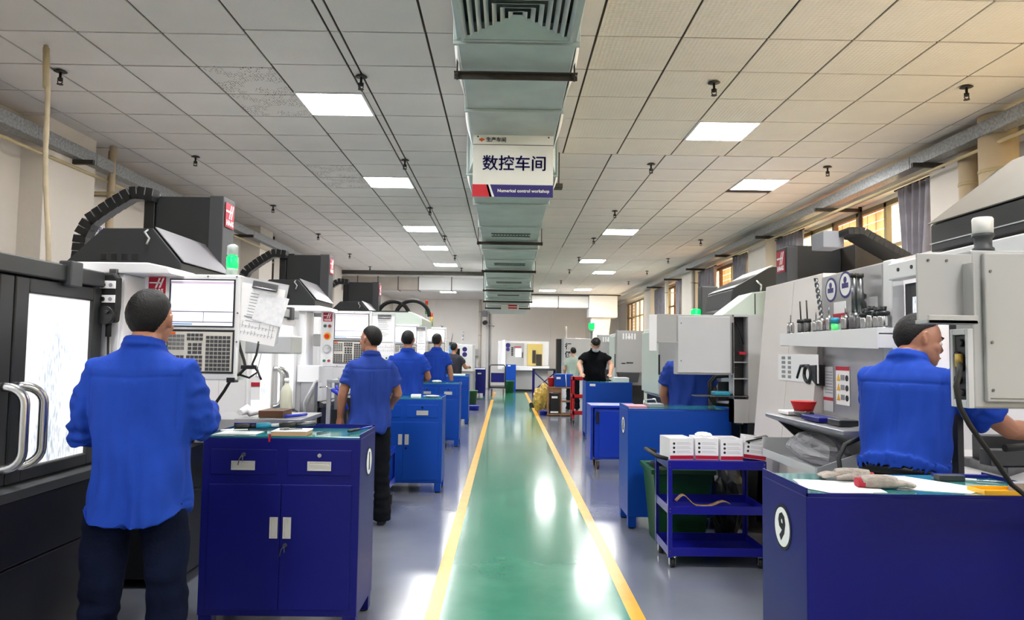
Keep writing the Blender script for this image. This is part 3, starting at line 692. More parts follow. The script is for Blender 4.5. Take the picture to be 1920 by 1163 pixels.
def hood_group(root, y0, s=-1, dark='charcoal', chain=True, column=True, logo_on=True, zt=0):
    """dark roof hood (facing -y), spindle column cover behind it, energy chain"""
    X = lambda v: s * v
    H = [(2.90, 2.05), (2.66, 2.28), (2.33, 2.285), (2.14, 2.06), (2.14, 1.88), (2.90, 1.88)]
    Hd = part('hood', MB().prism([(X(a), z + zt) for a, z in H], 'y', y0, y0 + .8), [dark], root, .006)
    b = MB(); b.add([(X(2.325), y0 + .01, 2.292 + zt), (X(2.325), y0 + .80, 2.292 + zt), (X(2.128), y0 + .80, 2.064 + zt), (X(2.128), y0 + .01, 2.064 + zt)], [(0, 1, 2, 3)]); o = part('hood_window', b, ['hood_glass'], Hd); sd = o.modifiers.new('s', 'SOLIDIFY'); sd.thickness = .006
    for k in range(4):
        xx = 2.44 + k * .068; part('vent_hole', MB().box(X(xx) - .022, X(xx) + .022, y0 - .004, y0 + .002, 2.07 + zt, 2.115 + zt), ['black'], Hd, .006)
    b = MB(); b.tube([(X(2.36), y0 - .01, 2.27 + zt), (X(2.36), y0 - .05, 2.25 + zt), (X(2.33), y0 - .05, 2.21 + zt), (X(2.345), y0 - .05, 2.17 + zt)], .007, 6); part('hook', b, ['grey_metal'], Hd)
    if column:
        Cc = part('column_cover', MB().box(X(2.22), X(2.72), y0 + .82, y0 + 1.02, 1.9, 2.67 + zt), [dark], root, .008)
        part('side_strip', MB().box(X(2.19), X(2.30), y0 + .80, y0 + 1.03, 1.9, 2.675 + zt), ['charcoal_soft'], Cc, .006)
        part('rail', MB().box(X(2.72), X(2.80), y0 + .80, y0 + .9, 1.9, 2.70 + zt), ['black'], Cc, .004)
        if logo_on: b = MB(); logo(b, (X(2.186), y0 + .915, 2.54 + zt), .17, .19, '+x' if s < 0 else '-x'); part('logo', b, ['logo_red', 'paper'], Cc)
    if chain: energy_chain(root, [(X(2.70), 2.66 + zt), (X(2.86), 2.68 + zt), (X(3.02), 2.58 + zt), (X(3.18), 2.46 + zt), (X(3.24), 2.34 + zt), (X(3.25), 2.1 + zt)], (y0 + .72, y0 + .82), .10)

def mill_left(y0, label, door='charcoal', px0=-1.9, keys=True, detail=True, zp=1.335, pdy=2.53):
    t = thing('machining_centre', label, 'machine', (-2.6, y0 + 1.2, 0), 'machining centres on the left'); XF = -2.0; Y1 = y0 + 2.36
    part('base', MB().box(-3.7, XF - .02, y0, Y1 + .25, .06, .86), ['black_base'], t, .01)
    part('base_panel', MB().box(XF - .02, XF, y0 + .01, Y1 + .24, .10, .592), ['black_base'], t, .004)
    part('base_panel', MB().box(XF - .02, XF, y0 + .01, Y1 + .24, .600, .865), ['black_base'], t, .004)
    part('gutter', MB().prism([(XF - .02, .87), (XF + .02, .87), (XF + .035, .915), (XF - .01, .935), (XF - .02, .935)], 'y', y0, Y1), ['charcoal_soft'], t, .003)
    for yy in (y0 + .15, y0 + 1.2, Y1 + .1):
        for xx in (-2.1, -3.6): part('levelling_foot', MB().lathe([(.05, 0), (.05, .02), (.02, .03), (.02, .07)], (xx, yy, 0), 12), ['steel_dark'], t)
    part('enclosure', MB().box(-3.6, XF - .045, y0, Y1, .86, 1.86), ['white_metal'], t, .01)
    part('front_panel', MB().box(XF - .045, XF, y0 + .01, y0 + .50, .94, 1.84), ['white_metal'], t, .006)
    part('front_panel', MB().box(XF - .045, XF, y0 + .505, y0 + 1.03, .94, 1.84), ['white_metal'], t, .006)
    for k, (a, c) in enumerate(((1.05, 1.69), (1.70, 2.34))):
        D = part('door', door_frame_mb(XF - .04, y0 + a, y0 + c, .94, 1.785, (.085, .085, .055, .065), s=1), [door], t, .006)
        part('window', MB().box(XF - .03, XF - .008, y0 + a + .08, y0 + c - .08, .985, 1.725), ['wet_window_glow'], D)
        yy = y0 + (1.655 if k == 0 else 1.745); part('handle', sweep_handle(XF, yy, 1.01, 1.335, .085, .05 if k else .02), ['steel'], D)
    part('top_rail', MB().box(XF - .045, XF + .03, y0 + 1.03, Y1 - .05, 1.79, 1.865), [door if door == 'charcoal' else 'grey_metal'], t, .006)
    part('door_stop', MB().box(XF - .01, XF + .05, Y1 - .36, Y1 - .27, 1.77, 1.885), ['charcoal_soft'], t, .006)
    Hs = part('housing', MB().box(XF - .19, XF + .075, Y1 + .05, Y1 + .32, .87, 1.87), ['white_metal'], t, .008)
    part('cap', MB().prism([(XF - .22, 1.87), (XF + .32, 1.87), (XF + .30, 1.905), (XF + .2, 1.925), (XF - .22, 1.925)], 'y', Y1 + .02, Y1 + .34), ['white_metal'], Hs, .006)
    part('cover_plate', MB().box(XF - .17, XF - .04, Y1 + .04, Y1 + .05, .9, 1.85), ['light_grey'], Hs, .003); part('cover_plate', MB().box(XF - .02, XF + .06, Y1 + .035, Y1 + .05, .9, 1.85), ['white_metal'], Hs, .003)
    b = MB(); [b.disc((XF - .13 + q * .055, Y1 + .04, 1.81), .009, (0, -1, 0), 10, 0, .003) for q in (0, 1)]; part('plug', b, ['black'], Hs)
    part('pendant_arm', MB().box(XF + .1, px0 + .35, Y1 + .2, Y1 + .3, zp + .2, zp + .32), ['grey_metal'], t, .01)
    control_panel(t, px0, y0 + pdy, zp, keys)
    hood_group(t, y0 + .15)
    return t, Y1
tA, _ = mill_left(1.25, 'nearest left machining centre with dark framed wet windows and bow handles', 'charcoal', -1.888)
tB, YB = mill_left(4.60, 'second left machining centre with white doors and dark hood, behind the foreground worker', 'white_metal', -1.82, pdy=2.53)
tC, _ = mill_left(7.95, 'third left machining centre, its screen beside the side-looking worker', 'white_metal', -1.76)
# beacon on the nearest pendant
t = thing('beacon_lamp', 'glowing green beacon on top of the nearest left control panel', 'lamp', (-1.47, 3.85, 1.885))
part('housing', MB().lathe([(.03, 0), (.03, .035), (.028, .04)], (-1.462, 3.85, 1.885), 16), ['lamp_clear'], t)
part('lens', MB().lathe([(.028, .04), (.03, .05), (.03, .10), (.02, .112)], (-1.462, 3.85, 1.885), 16), ['green_lamp'], t)
part('clear_cap', MB().lathe([(.029, .112), (.029, .16), (.015, .17)], (-1.462, 3.85, 1.885), 16), ['lamp_clear'], t)
# handwheel controller hanging on the housing
t = thing('handwheel_controller', 'black handheld controller with two white plates hanging on the machine', 'controller', (-1.965, 3.6, 1.62))
x, y, z = -1.965, 3.61, 1.60
b = MB(); b.prism([(x - .045, z + .02), (x + .045, z + .02), (x + .052, z + .10), (x + .05, z + .24), (x + .03, z + .265), (x - .03, z + .265), (x - .05, z + .24), (x - .052, z + .10)], 'y', y - .035, y + .01); part('body', b, ['black_rubber'], t, .012)
for dz in (.205, .135): b = MB(); b.box(x - .04, x + .04, y - .04, y - .034, z + dz - .018, z + dz + .02, 0); b.disc((x - .018, y - .04, z + dz), .011, (0, -1, 0), 12, 1, .008); b.disc((x + .018, y - .04, z + dz), .010, (0, -1, 0), 12, 2, .004); part('switch_plate', b, ['paper', 'black', 'ink_grey'], t, .003)
b = MB(); b.cyl((x, y - .03, z + .055), (x, y - .06, z + .055), .045, n=24); b.cyl((x + .02, y - .06, z + .07), (x + .02, y - .08, z + .07), .008, n=10); part('handwheel', b, ['black'], t)
b = MB(); b.tube([(x, y - .01, z + .02), (x, y - .01, z - .05)], .014, 8); b.tube([(x, y - .01, z - .05), (x + .005, y - .01, z - .2), (x + .01, y, z - .35), (x - .02, y, z - .6)], .006, 8); part('cable', b, ['black_rubber'], t)
b = MB(); b.box(x - .02, x + .02, y + .005, y + .03, z + .22, z + .29); part('hook', b, ['steel_dark'], t, .004)

def clipboard(x, y, z, w, h, ang, lab, sheets=True):
    t = thing('clipboard', lab, 'clipboard', (x, y, z)); k = Vector((x, y, z + h / 2)); A = math.radians(ang)
    b = MB(); b.box(x - w / 2, x + w / 2, y, y + .005, z, z + h, 0); b.rot(A, 'Y', k); part('board', b, ['light_grey'], t)
    b = MB(); b.box(x - w / 2 - .01, x + w / 2 - .01, y - .004, y - .001, z - .015, z + h - .03, 0)
    rnd = random.Random(5)
    for q in range(10): b.box(x - w / 2 + .05, x - w / 2 + .05 + rnd.uniform(.04, .12) * w / .25, y - .005, y - .004, z + h - .08 - q * .016, z + h - .077 - q * .016, 1)
    b.box(x - w / 2 + .04, x + w / 2 - .02, y - .0055, y - .004, z + .11, z + .116, 2)
    for q in range(22): xx = x - w / 2 + .02 + (q % 11) * .018; zz = z + .02 + (q // 11) * .035; b.box(xx, xx + .002, y - .0052, y - .004, zz, zz + rnd.uniform(.01, .035), 2); b.box(xx, xx + .012, y - .0052, y - .004, zz + .01, zz + .0115, 2)
    b.rot(A, 'Y', k); part('sheet', b, ['paper', 'ink_grey', 'ink_grey'], t)
    if sheets: b = MB(); b.box(x - .03, x + w / 2 + .01, y - .008, y - .005, z + .10, z + h - .06, 0); b.rot(A * 1.5, 'Y', k); part('sheet', b, ['paper_print'], t)
    b = MB(); b.box(x - .065, x + .065, y - .016, y - .004, z + h - .045, z + h - .01); b.cyl((x - .065, y - .012, z + h - .045), (x + .065, y - .012, z + h - .045), .007, n=8); b.rot(A, 'Y', k); part('clip', b, ['steel_dark'], t, .002)
    part('hook', MB().box(x - .02, x + .02, y + .004, y + .05, z + h - .03, z + h - .01), ['steel_dark'], t)
    return t
clipboard(-1.285, 3.80, 1.545, .235, .315, 10, 'clipboard with handwritten sheets hanging right of the nearest screen')
clipboard(-1.20, 7.16, 1.47, .22, .40, 0, 'upright white clipboard right of the second screen', False)
clipboard(-1.23, 10.48, 1.50, .16, .36, 0, 'white clipboard right of the third screen', False)
# arm box under the clipboard with hanging cables
t = thing('support_box', 'long grey metal box below the tilted clipboard', 'box', (-1.35, 4.1, 1.47))
part('box', MB().box(-1.52, -1.18, 4.0, 4.22, 1.475, 1.575), ['light_grey'], t, .008); part('arm', MB().box(-1.5, -1.44, 3.9, 4.7, 1.50, 1.56), ['grey_metal'], t, .004)
t = thing('cable_bundle', 'black cables looping down below the nearest control panel', 'cable', (-1.42, 3.84, 1.1))
b = MB(); b.tube([(-1.40, 3.80, 1.56), (-1.385, 3.80, 1.50), (-1.36, 3.79, 1.44), (-1.35, 3.79, 1.40), (-1.38, 3.79, 1.37), (-1.42, 3.79, 1.345), (-1.46, 3.8, 1.28), (-1.52, 3.82, 1.2), (-1.60, 3.86, 1.10), (-1.66, 3.9, 1.0)], .008, 8); part('cable', b, ['black_rubber'], t)
b = MB(); b.tube([(-1.29, 3.80, 1.54), (-1.30, 3.80, 1.47), (-1.32, 3.80, 1.42), (-1.29, 3.80, 1.38), (-1.33, 3.79, 1.35), (-1.38, 3.79, 1.365)], .006, 8); part('cable', b, ['black_rubber'], t)
b = MB(); b.box(-1.37, -1.30, 3.775, 3.815, 1.395, 1.415); b.tube([(-1.30, 3.80, 1.41), (-1.28, 3.80, 1.36), (-1.27, 3.80, 1.34)], .006, 6); part('connector', b, ['black'], t); part('connector', MB().box(-1.44, -1.40, 3.77, 3.83, 1.325, 1.35), ['black'], t)
# second machine: parts tray with things on it, white block, post
t = thing('side_tray', 'steel parts tray between the nearest and second left machines', 'tray', (-1.6, 4.8, 1.0))
b = MB(); b.prism([(-1.98, .90), (-1.70, .90), (-1.30, 1.03), (-1.30, 1.055), (-1.72, 1.055), (-1.72, 1.05), (-1.98, 1.05)], 'y', 4.66, 5.2); part('tray', b, ['satin_plate'], t, .004)
b = MB(); b.prism([(-1.98, .60), (-1.93, .60), (-1.45, .98), (-1.50, .98)], 'y', 4.72, 4.76); b.prism([(-1.98, .60), (-1.93, .60), (-1.45, .98), (-1.50, .98)], 'y', 5.1, 5.14); part('strut', b, ['charcoal'], t)
TZ = 1.056
single('cardboard_piece', MB().box(-1.60, -1.44, 4.75, 4.95, TZ, TZ + .045), ['wood_dark'], 'dark brown box lying on the steel side tray', 'box', bevel=.004)
single('rag', MB().tube([(-1.72, 4.75, TZ + .03), (-1.70, 4.83, TZ + .045), (-1.66, 4.78, TZ + .03), (-1.63, 4.86, TZ + .025)], [.02, .035, .03, .015], 10), ['paper'], 'crumpled white rag on the steel side tray', 'rag')
single('pliers', MB().tube([(-1.42, 4.72, TZ + .012), (-1.36, 4.8, TZ + .012), (-1.33, 4.9, TZ + .012)], .011, 8), ['blue_plastic'], 'blue handled tool on the steel side tray', 'tool')
t = thing('spray_bottle', 'cream plastic bottle standing before the second machine window', 'bottle', (-1.52, 5.08, TZ))
part('body', MB().lathe([(.035, 0), (.04, .01), (.04, .15), (.03, .18), (.015, .20), (.015, .215)], (-1.52, 5.08, TZ), 20), ['bottle'], t); part('cap', MB().lathe([(.018, .213), (.018, .24), (.012, .245)], (-1.52, 5.08, TZ), 14), ['paper'], t)
t = thing('warning_tag', 'white hanging tag with a red stripe left of the cream bottle', 'tag', (-1.9, 4.66, 1.2))
part('tag', MB().box(-1.60, -1.545, 4.60, 4.603, 1.18, 1.33), ['paper'], t); part('stripe', MB().box(-1.60, -1.545, 4.597, 4.6, 1.265, 1.29), ['logo_red'], t); part('cord', MB().cyl((-1.572, 4.60, 1.33), (-1.50, 4.5, 1.52), .002, n=5), ['ink'], t)
t = thing('control_housing', 'white junction block below the second left control panel', 'box', (-1.8, 7.0, 1.2))
part('block', MB().box(-1.98, -1.77, 6.93, 7.08, 1.19, 1.35), ['white_metal'], t, .006); part('post', MB().box(-1.96, -1.82, 6.98, 7.1, 0, 1.19), ['satin_plate'], t, .006)
b = MB(); b.tube([(-1.79, 6.92, 1.22), (-1.9, 6.9, 1.0), (-1.87, 6.9, .8), (-1.78, 6.92, .6)], .012, 8); part('hose', b, ['grey_metal'], t)
# air gun and clutter beside that block
t = thing('air_gun', 'blue air gun hanging beside the second left machine', 'air gun', (-1.55, 7.0, 1.0))
b = MB(); b.tube([(-1.66, 7.0, 1.12), (-1.60, 7.0, 1.09), (-1.55, 7.0, 1.03), (-1.51, 7.0, .93)], [.018, .024, .022, .018], 10); b.tube([(-1.60, 7.0, 1.09), (-1.62, 7.0, 1.16)], .012, 8); part('body', b, ['blue_plastic'], t)
part('hose', MB().tube([(-1.51, 7.0, .93), (-1.50, 7.0, .7), (-1.48, 7.02, .5), (-1.55, 7.05, .1), (-1.7, 7.1, .02)], .010, 8), ['black_rubber'], t)
part('nozzle', MB().tube([(-1.66, 7.0, 1.12), (-1.72, 7.0, 1.15), (-1.78, 7.0, 1.14)], .006, 6), ['chrome'], t)
t = thing('tool_stand', 'grey stand with black bin and tray behind the looking worker', 'stand', (-1.45, 7.6, 0))
part('shelf', MB().box(-1.80, -1.30, 7.35, 7.75, 1.17, 1.20), ['light_grey'], t, .004); part('leg', MB().box(-1.34, -1.30, 7.36, 7.40, 0, 1.17), ['light_grey'], t); part('leg', MB().box(-1.34, -1.30, 7.70, 7.74, 0, 1.17), ['light_grey'], t); part('leg', MB().box(-1.80, -1.76, 7.36, 7.40, 0, 1.17), ['light_grey'], t); part('leg', MB().box(-1.80, -1.76, 7.70, 7.74, 0, 1.17), ['light_grey'], t)
part('bin', MB().prism([(-1.62, .82), (-1.42, .82), (-1.38, 1.02), (-1.66, 1.02)], 'y', 7.4, 7.7), ['black'], t, .006); part('panel', MB().box(-1.75, -1.6, 7.38, 7.40, .1, .9), ['charcoal'], t)
part('cloth', MB().box(-1.70, -1.45, 7.38, 7.6, 1.2, 1.23), ['wrap_white'], t, .012)

# white machines further down the left side
def far_mill(y0, y1, xf, zt, label, arcs=True, box=True):
    t = thing('machining_centre', label, 'machine', (-2.8, (y0 + y1) / 2, 0), 'machining centres on the left')
    part('base', MB().box(-3.9, xf - .02, y0, y1, .05, .85), ['charcoal'], t, .01); part('enclosure', MB().box(-3.9, xf, y0, y1, .85, zt), ['white_metal'], t, .02)
    part('door', MB().box(xf - .02, xf + .015, y0 + .7, y1 - .5, .95, zt - .15), ['white_metal'], t, .008); part('window', MB().box(xf, xf + .02, y0 + .85, y1 - .7, 1.1, zt - .3), ['wet_window_glow'], t)
    part('handle', sweep_handle(xf + .015, y0 + .78, 1.1, 1.4, .06, .02, .014), ['steel'], t)
    if box: part('roof_box', MB().prism([(-2.3, zt), (xf + .12, zt), (xf + .12, zt + .12), (xf - .05, zt + .22), (-2.3, zt + .22)], 'y', y0 + .2, y1 - .6), ['mint_metal'], t, .01); part('roof_edge', MB().box(-2.3, xf - .1, y0 + .19, y1 - .6, zt + .22, zt + .235), ['charcoal'], t)
    if arcs:
        for cx, q in ((-1.95, .27), (-1.62, .29)):
            pts = [(cx + q * math.cos(a), y0 + 1.25, zt + .20 + q * .95 * math.sin(a)) for a in [PI - PI * k / 14 for k in range(15)]]
            part('hose_arc', MB().tube(pts, .035, 10), ['black_rubber'], t)
    return t
def stack_light(x, y, z, h, label, top='lamp_red', name='stack_light', unlit=False):
    t = thing(name, label, 'lamp', (x, y, z))
    part('pole', MB().cyl((x, y, z), (x, y, z + h * .35), .012, n=8), ['light_grey'], t); c = ['lamp_green', 'lamp_yellow', top]
    for k in range(3): part('lens', MB().lathe([(.026, 0), (.026, h * .19), (.022, h * .2)], (x, y, z + h * (.35 + .21 * k)), 14), [c[k]] if not unlit else ['ink_grey'], t)
far_mill(11.3, 13.6, -1.45, 1.90, 'fourth left machine, white with black hose arcs on its roof'); control_panel(bpy.data.objects['machining_centre.003'], -1.62, 13.65, 1.40, False); hood_group(bpy.data.objects['machining_centre.003'], 11.6)
far_mill(14.6, 16.8, -1.6, 1.9, 'fifth left machine, plain white, behind the third worker', False, False)
far_mill(17.6, 19.9, -1.55, 1.82, 'sixth left machine, low white one near the black shirted worker', False, False)
stack_light(-1.42, 12.9, 2.02, .4, 'stack light on fourth left machine, orange on top')
stack_light(-1.66, 16.2, 1.9, .48, 'stack light above the third worker, green at bottom')
stack_light(-1.7, 19.3, 1.82, .42, 'dark unlit stack light left of the black cabinet machine', unlit=True)
stack_light(-1.45, 24.5, 1.72, .5, 'farthest left unlit stack light near the back wall', unlit=True); part('stand', MB().cyl((-1.45, 24.5, 0), (-1.45, 24.5, 1.72), .03, n=8), ['light_grey'], bpy.data.objects['stack_light.003'])
# lathe at the far left with a dark open window and blue stickers
t = thing('lathe', 'far left white lathe with dark open window and two blue stickers', 'machine', (-1.6, 23.3, 0))
part('base', MB().box(-3.6, -1.0, 22.6, 24.4, 0, .9), ['grey_metal'], t, .01); part('body', MB().box(-3.6, -2.1, 22.6, 24.4, .9, 1.75), ['charcoal'], t, .01)
part('left_panel', MB().box(-2.1, -1.95, 22.55, 24.4, .9, 1.75), ['white_metal'], t, .006); part('right_panel', MB().box(-1.42, -1.02, 22.55, 24.4, .9, 1.72), ['white_metal'], t, .006)
part('opening', MB().box(-1.95, -1.42, 22.8, 24.4, .9, 1.6), ['black'], t); part('header', MB().box(-1.95, -1.42, 22.55, 24.4, 1.6, 1.75), ['white_metal'], t, .006)
b = MB(); b.disc((-1.27, 22.55, 1.58), .075, (0, -1, 0), 20, 0, .004); part('sticker', b, ['sign_blue'], t); b = MB(); b.disc((-1.27, 22.55, 1.42), .075, (0, -1, 0), 20, 0, .004); part('sticker', b, ['sign_blue'], t)
b = MB(); b.tube([(-1.9, 22.7, 1.1), (-1.8, 22.6, 1.45), (-1.65, 22.6, 1.5), (-1.55, 22.7, 1.3), (-1.55, 22.7, 1.0)], .05, 10); part('hose', b, ['black_rubber'], t)
t = thing('control_cabinet', 'small dark blue control cabinet with two thin rods on top', 'cabinet', (-1.75, 21.4, 0))
part('body', MB().box(-2.05, -1.5, 21.3, 21.9, .9, 1.78), ['charcoal_soft'], t, .01); part('screen', MB().box(-1.7, -1.56, 21.28, 21.3, 1.45, 1.68), ['screen_blue'], t); part('stand', MB().box(-2.0, -1.55, 21.35, 21.85, 0, .9), ['grey_metal'], t)
b = MB(); b.cyl((-1.85, 21.6, 1.78), (-1.87, 21.6, 2.05), .015, n=6); b.cyl((-1.62, 21.6, 1.78), (-1.58, 21.6, 2.05), .015, n=6); part('rod', b, ['ink_grey'], t)

# ---------------------------------------------------------------- nearest right machine: open doors, lit white interior
t = thing('machining_centre', 'nearest right machining centre, open door, bright white interior, tool shelf on its front', 'machine', (2.7, 3.9, 0), 'machining centres on the right')
part('base', MB().box(2.02, 3.8, 2.15, 5.6, .05, .88), ['charcoal'], t, .01)
part('base_panel', MB().box(2.0, 2.02, 2.15, 3.78, .1, .9), ['light_grey'], t, .004); part('base_panel', MB().box(2.0, 2.02, 3.79, 5.6, .1, .9), ['cream_metal'], t, .004)
# enclosure shell around the working space
part('back_wall', MB().box(3.3, 3.36, 2.15, 5.55, .88, 2.0), ['cream_metal'], t); part('far_wall', MB().box(2.05, 3.3, 3.86, 3.9, .88, 2.0), ['white_metal'], t); part('near_wall', MB().box(2.05, 3.3, 2.15, 2.19, .88, 2.0), ['white_metal'], t)
part('roof', MB().box(2.05, 3.36, 2.15, 5.55, 1.98, 2.02), ['cream_metal'], t); part('far_end', MB().box(2.1, 3.36, 5.5, 5.55, .88, 1.98), ['cream_metal'], t)
part('chip_floor', MB().prism([(2.05, .90), (3.3, .90), (3.3, 1.12), (2.9, 1.02), (2.3, 1.02), (2.05, .94)], 'y', 2.2, 3.86), ['wrap_white'], t)
for k in range(5): part('way_cover', MB().box(2.5, 3.1, 3.05 + k * .15, 3.19 + k * .15, 1.03, 1.10 + k * .012), ['white_metal'], t, .006)
part('splash_panel', MB().box(3.22, 3.28, 2.3, 2.9, 1.1, 1.9), ['light_grey'], t, .004); part('splash_panel', MB().box(3.22, 3.28, 2.95, 3.6, 1.1, 1.9), ['cream_metal'], t, .004)
part('front_plate', MB().box(1.985, 2.05, 3.80, 4.53, .92, 2.0), ['satin_plate'], t, .004)
b = MB(); b.prism([(1.90, .9), (2.10, .9), (2.10, 2.03), (2.0, 2.03)], 'y', 4.54, 5.0); part('cream_panel', b, ['cream_metal'], t, .003)
b = MB(); b.prism([(1.90, .9), (2.10, .9), (2.10, 2.03), (2.0, 2.03)], 'y', 5.005, 5.55); part('cream_panel', b, ['cream_metal'], t, .003)
part('front_frame', MB().prism([(1.97, .9), (2.05, .9), (2.05, 2.01), (1.985, 2.01)], 'y', 3.70, 3.79), ['white_metal'], t, .006); part('top_frame', MB().box(1.975, 2.05, 2.15, 3.72, 1.90, 1.985), ['white_metal'], t, .006)
b = MB(); [b.disc((1.975, yy, 1.945), .010, (-1, 0, 0), 10, 0, .004) for yy in (3.62, 3.5)]; part('plug', b, ['black'], t)
D = part('door', door_frame_mb(2.045, 3.28, 3.69, .92, 1.88, (.05, .05, .06, .07), .03, 1), ['charcoal_soft'], t, .004); part('window', MB().box(2.055, 2.065, 3.33, 3.64, .97, 1.82), ['wet_window_glow'], D)
part('sill', MB().box(1.93, 2.05, 2.15, 3.72, .86, .92), ['charcoal'], t, .006)
lm = MB(); lm.box(2.5, 2.56, 2.4, 3.7, 1.93, 1.97); part('work_lamp', lm, ['work_lamp'], t)
# roof hood of that machine, running along the aisle
b = MB(); b.prism([(2.0, 2.0), (2.0, 2.125), (2.32, 2.40), (3.1, 2.40), (3.1, 2.0)], 'y', .9, 3.38); Hd = part('hood', b, ['charcoal'], t, .006)
b = MB(); b.add([(1.994, .9, 2.13), (1.994, 3.385, 2.13), (2.31, 3.25, 2.408), (2.31, .9, 2.408)], [(0, 1, 2, 3)]); o = part('hood_slope', b, ['beige_metal'], Hd); sd = o.modifiers.new('s', 'SOLIDIFY'); sd.thickness = .006
part('hood_groove', MB().box(1.994, 2.0, .9, 3.38, 2.035, 2.04), ['light_grey'], Hd)
Cc = part('column_cover', MB().box(2.2, 2.62, 5.62, 5.82, 1.9, 2.37), ['charcoal'], t, .008); part('side_strip', MB().box(2.185, 2.27, 5.6, 5.83, 1.9, 2.36), ['charcoal_soft'], Cc, .006)
b = MB(); logo(b, (2.18, 5.715, 2.25), .16, .17, '-x'); part('logo', b, ['logo_red', 'paper'], Cc); part('rear_cover', MB().box(2.62, 2.84, 5.4, 5.8, 1.9, 2.36), ['cover_brown'], t, .01)
part('motor_box', MB().box(2.25, 2.40, 5.1, 5.3, 2.28, 2.40), ['ink_grey'], t, .006)
energy_chain(t, [(2.36, 2.375), (2.46, 2.38), (2.80, 2.19), (2.9, 2.10)], (4.95, 5.2), .05, n=16, mats=('charcoal', 'iron'))
part('seam_frame', MB().box(1.975, 2.0, 4.5, 5.2, 1.73, 1.74), ['beige_metal'], t)
# pendant seen from behind
P = part('control_panel', MB().box(1.382, 2.0, 2.135, 2.215, 1.355, 1.825), ['grey_metal'], t, .006)
part('rear_cover', MB().box(1.412, 1.99, 2.118, 2.135, 1.375, 1.815), ['grey_metal'], P, .004)
b = MB(); bolts(b, [(1.428, 2.118, 1.76), (1.428, 2.118, 1.55), (1.428, 2.118, 1.41)], .004, m=0); b.box(1.42, 1.98, 2.116, 2.12, 1.385, 1.387); part('screw', b, ['steel_dark'], P, kind='stuff')
part('side_recess', MB().box(1.372, 1.385, 2.145, 2.205, 1.38, 1.57), ['charcoal'], P, .002)
b = MB(); b.box(1.365, 1.382, 2.132, 2.145, 1.355, 1.59); b.box(1.365, 1.382, 2.205, 2.218, 1.355, 1.59); b.box(1.365, 1.382, 2.145, 2.205, 1.355, 1.378); b.box(1.365, 1.382, 2.145, 2.205, 1.572, 1.59); part('recess_frame', b, ['light_grey'], P, .002)
for k in range(5): part('socket', MB().cyl((1.374, 2.168 + .014 * (k % 2), 1.40 + k * .037), (1.360, 2.168 + .014 * (k % 2), 1.40 + k * .037), .012, n=12), ['black'], P)
b = MB(); b.box(1.212, 1.375, 2.12, 2.128, 1.60, 1.81); b.box(1.208, 1.352, 2.06, 2.128, 1.60, 1.612); b.box(1.208, 1.352, 2.06, 2.066, 1.60, 1.625); b.box(1.346, 1.352, 2.07, 2.12, 1.60, 1.78); part('document_shelf', b, ['grey_metal'], P, .002)
b = MB(); bolts(b, [(1.245, 2.12, 1.79), (1.30, 2.12, 1.79), (1.365, 2.12, 1.76), (1.365, 2.12, 1.63)], .004, m=0); part('screw', b, ['steel_dark'], P, kind='stuff')
part('neck', MB().box(1.9, 2.1, 2.14, 2.21, 1.80, 1.95), ['light_grey'], P, .01)
t2 = thing('beacon_lamp', 'white capped beacon on top of the right grey control box', 'lamp', (1.46, 2.2, 1.825))
part('base', MB().lathe([(.03, 0), (.03, .01), (.024, .015), (.024, .04), (.03, .045), (.03, .055)], (1.45, 2.18, 1.826), 20), ['charcoal_soft'], t2); part('cap', MB().lathe([(.028, .055), (.029, .10), (.026, .105)], (1.45, 2.18, 1.826), 20), ['lamp_white'], t2)
t2 = thing('cable', 'black cable hanging from the grey control box into the machine', 'cable', (1.40, 2.14, 1.2))
b = MB(); b.tube([(1.365, 2.17, 1.485), (1.345, 2.14, 1.48), (1.318, 2.10, 1.455), (1.308, 2.10, 1.42), (1.318, 2.10, 1.36), (1.345, 2.10, 1.31), (1.385, 2.11, 1.26), (1.44, 2.13, 1.20), (1.51, 2.17, 1.13), (1.62, 2.24, 1.07), (1.90, 2.32, 1.03), (2.06, 2.36, 1.02)], .0075, 10); part('cable', b, ['black_rubber'], t2)
part('connector', MB().cyl((1.362, 2.17, 1.475), (1.362, 2.17, 1.515), .011, n=10), ['gold_film'], t2)
# vise in the open machine
t2 = thing('machine_vise', 'dark steel vise with black handle inside the open right machine', 'vise', (2.35, 2.75, .95))
part('jaw', MB().box(2.14, 2.60, 3.20, 3.28, 1.03, 1.10), ['charcoal_soft'], t2, .004); part('jaw', MB().box(2.25, 2.7, 3.42, 3.50, 1.03, 1.14), ['charcoal_soft'], t2, .004)
part('body', MB().box(2.20, 2.6, 3.18, 3.52, .95, 1.03), ['steel_dark'], t2, .004); part('handle', MB().tube([(2.12, 3.08, 1.125), (2.24, 3.10, 1.13), (2.32, 3.2, 1.11)], [.016, .016, .01], 10), ['black_rubber'], t2)

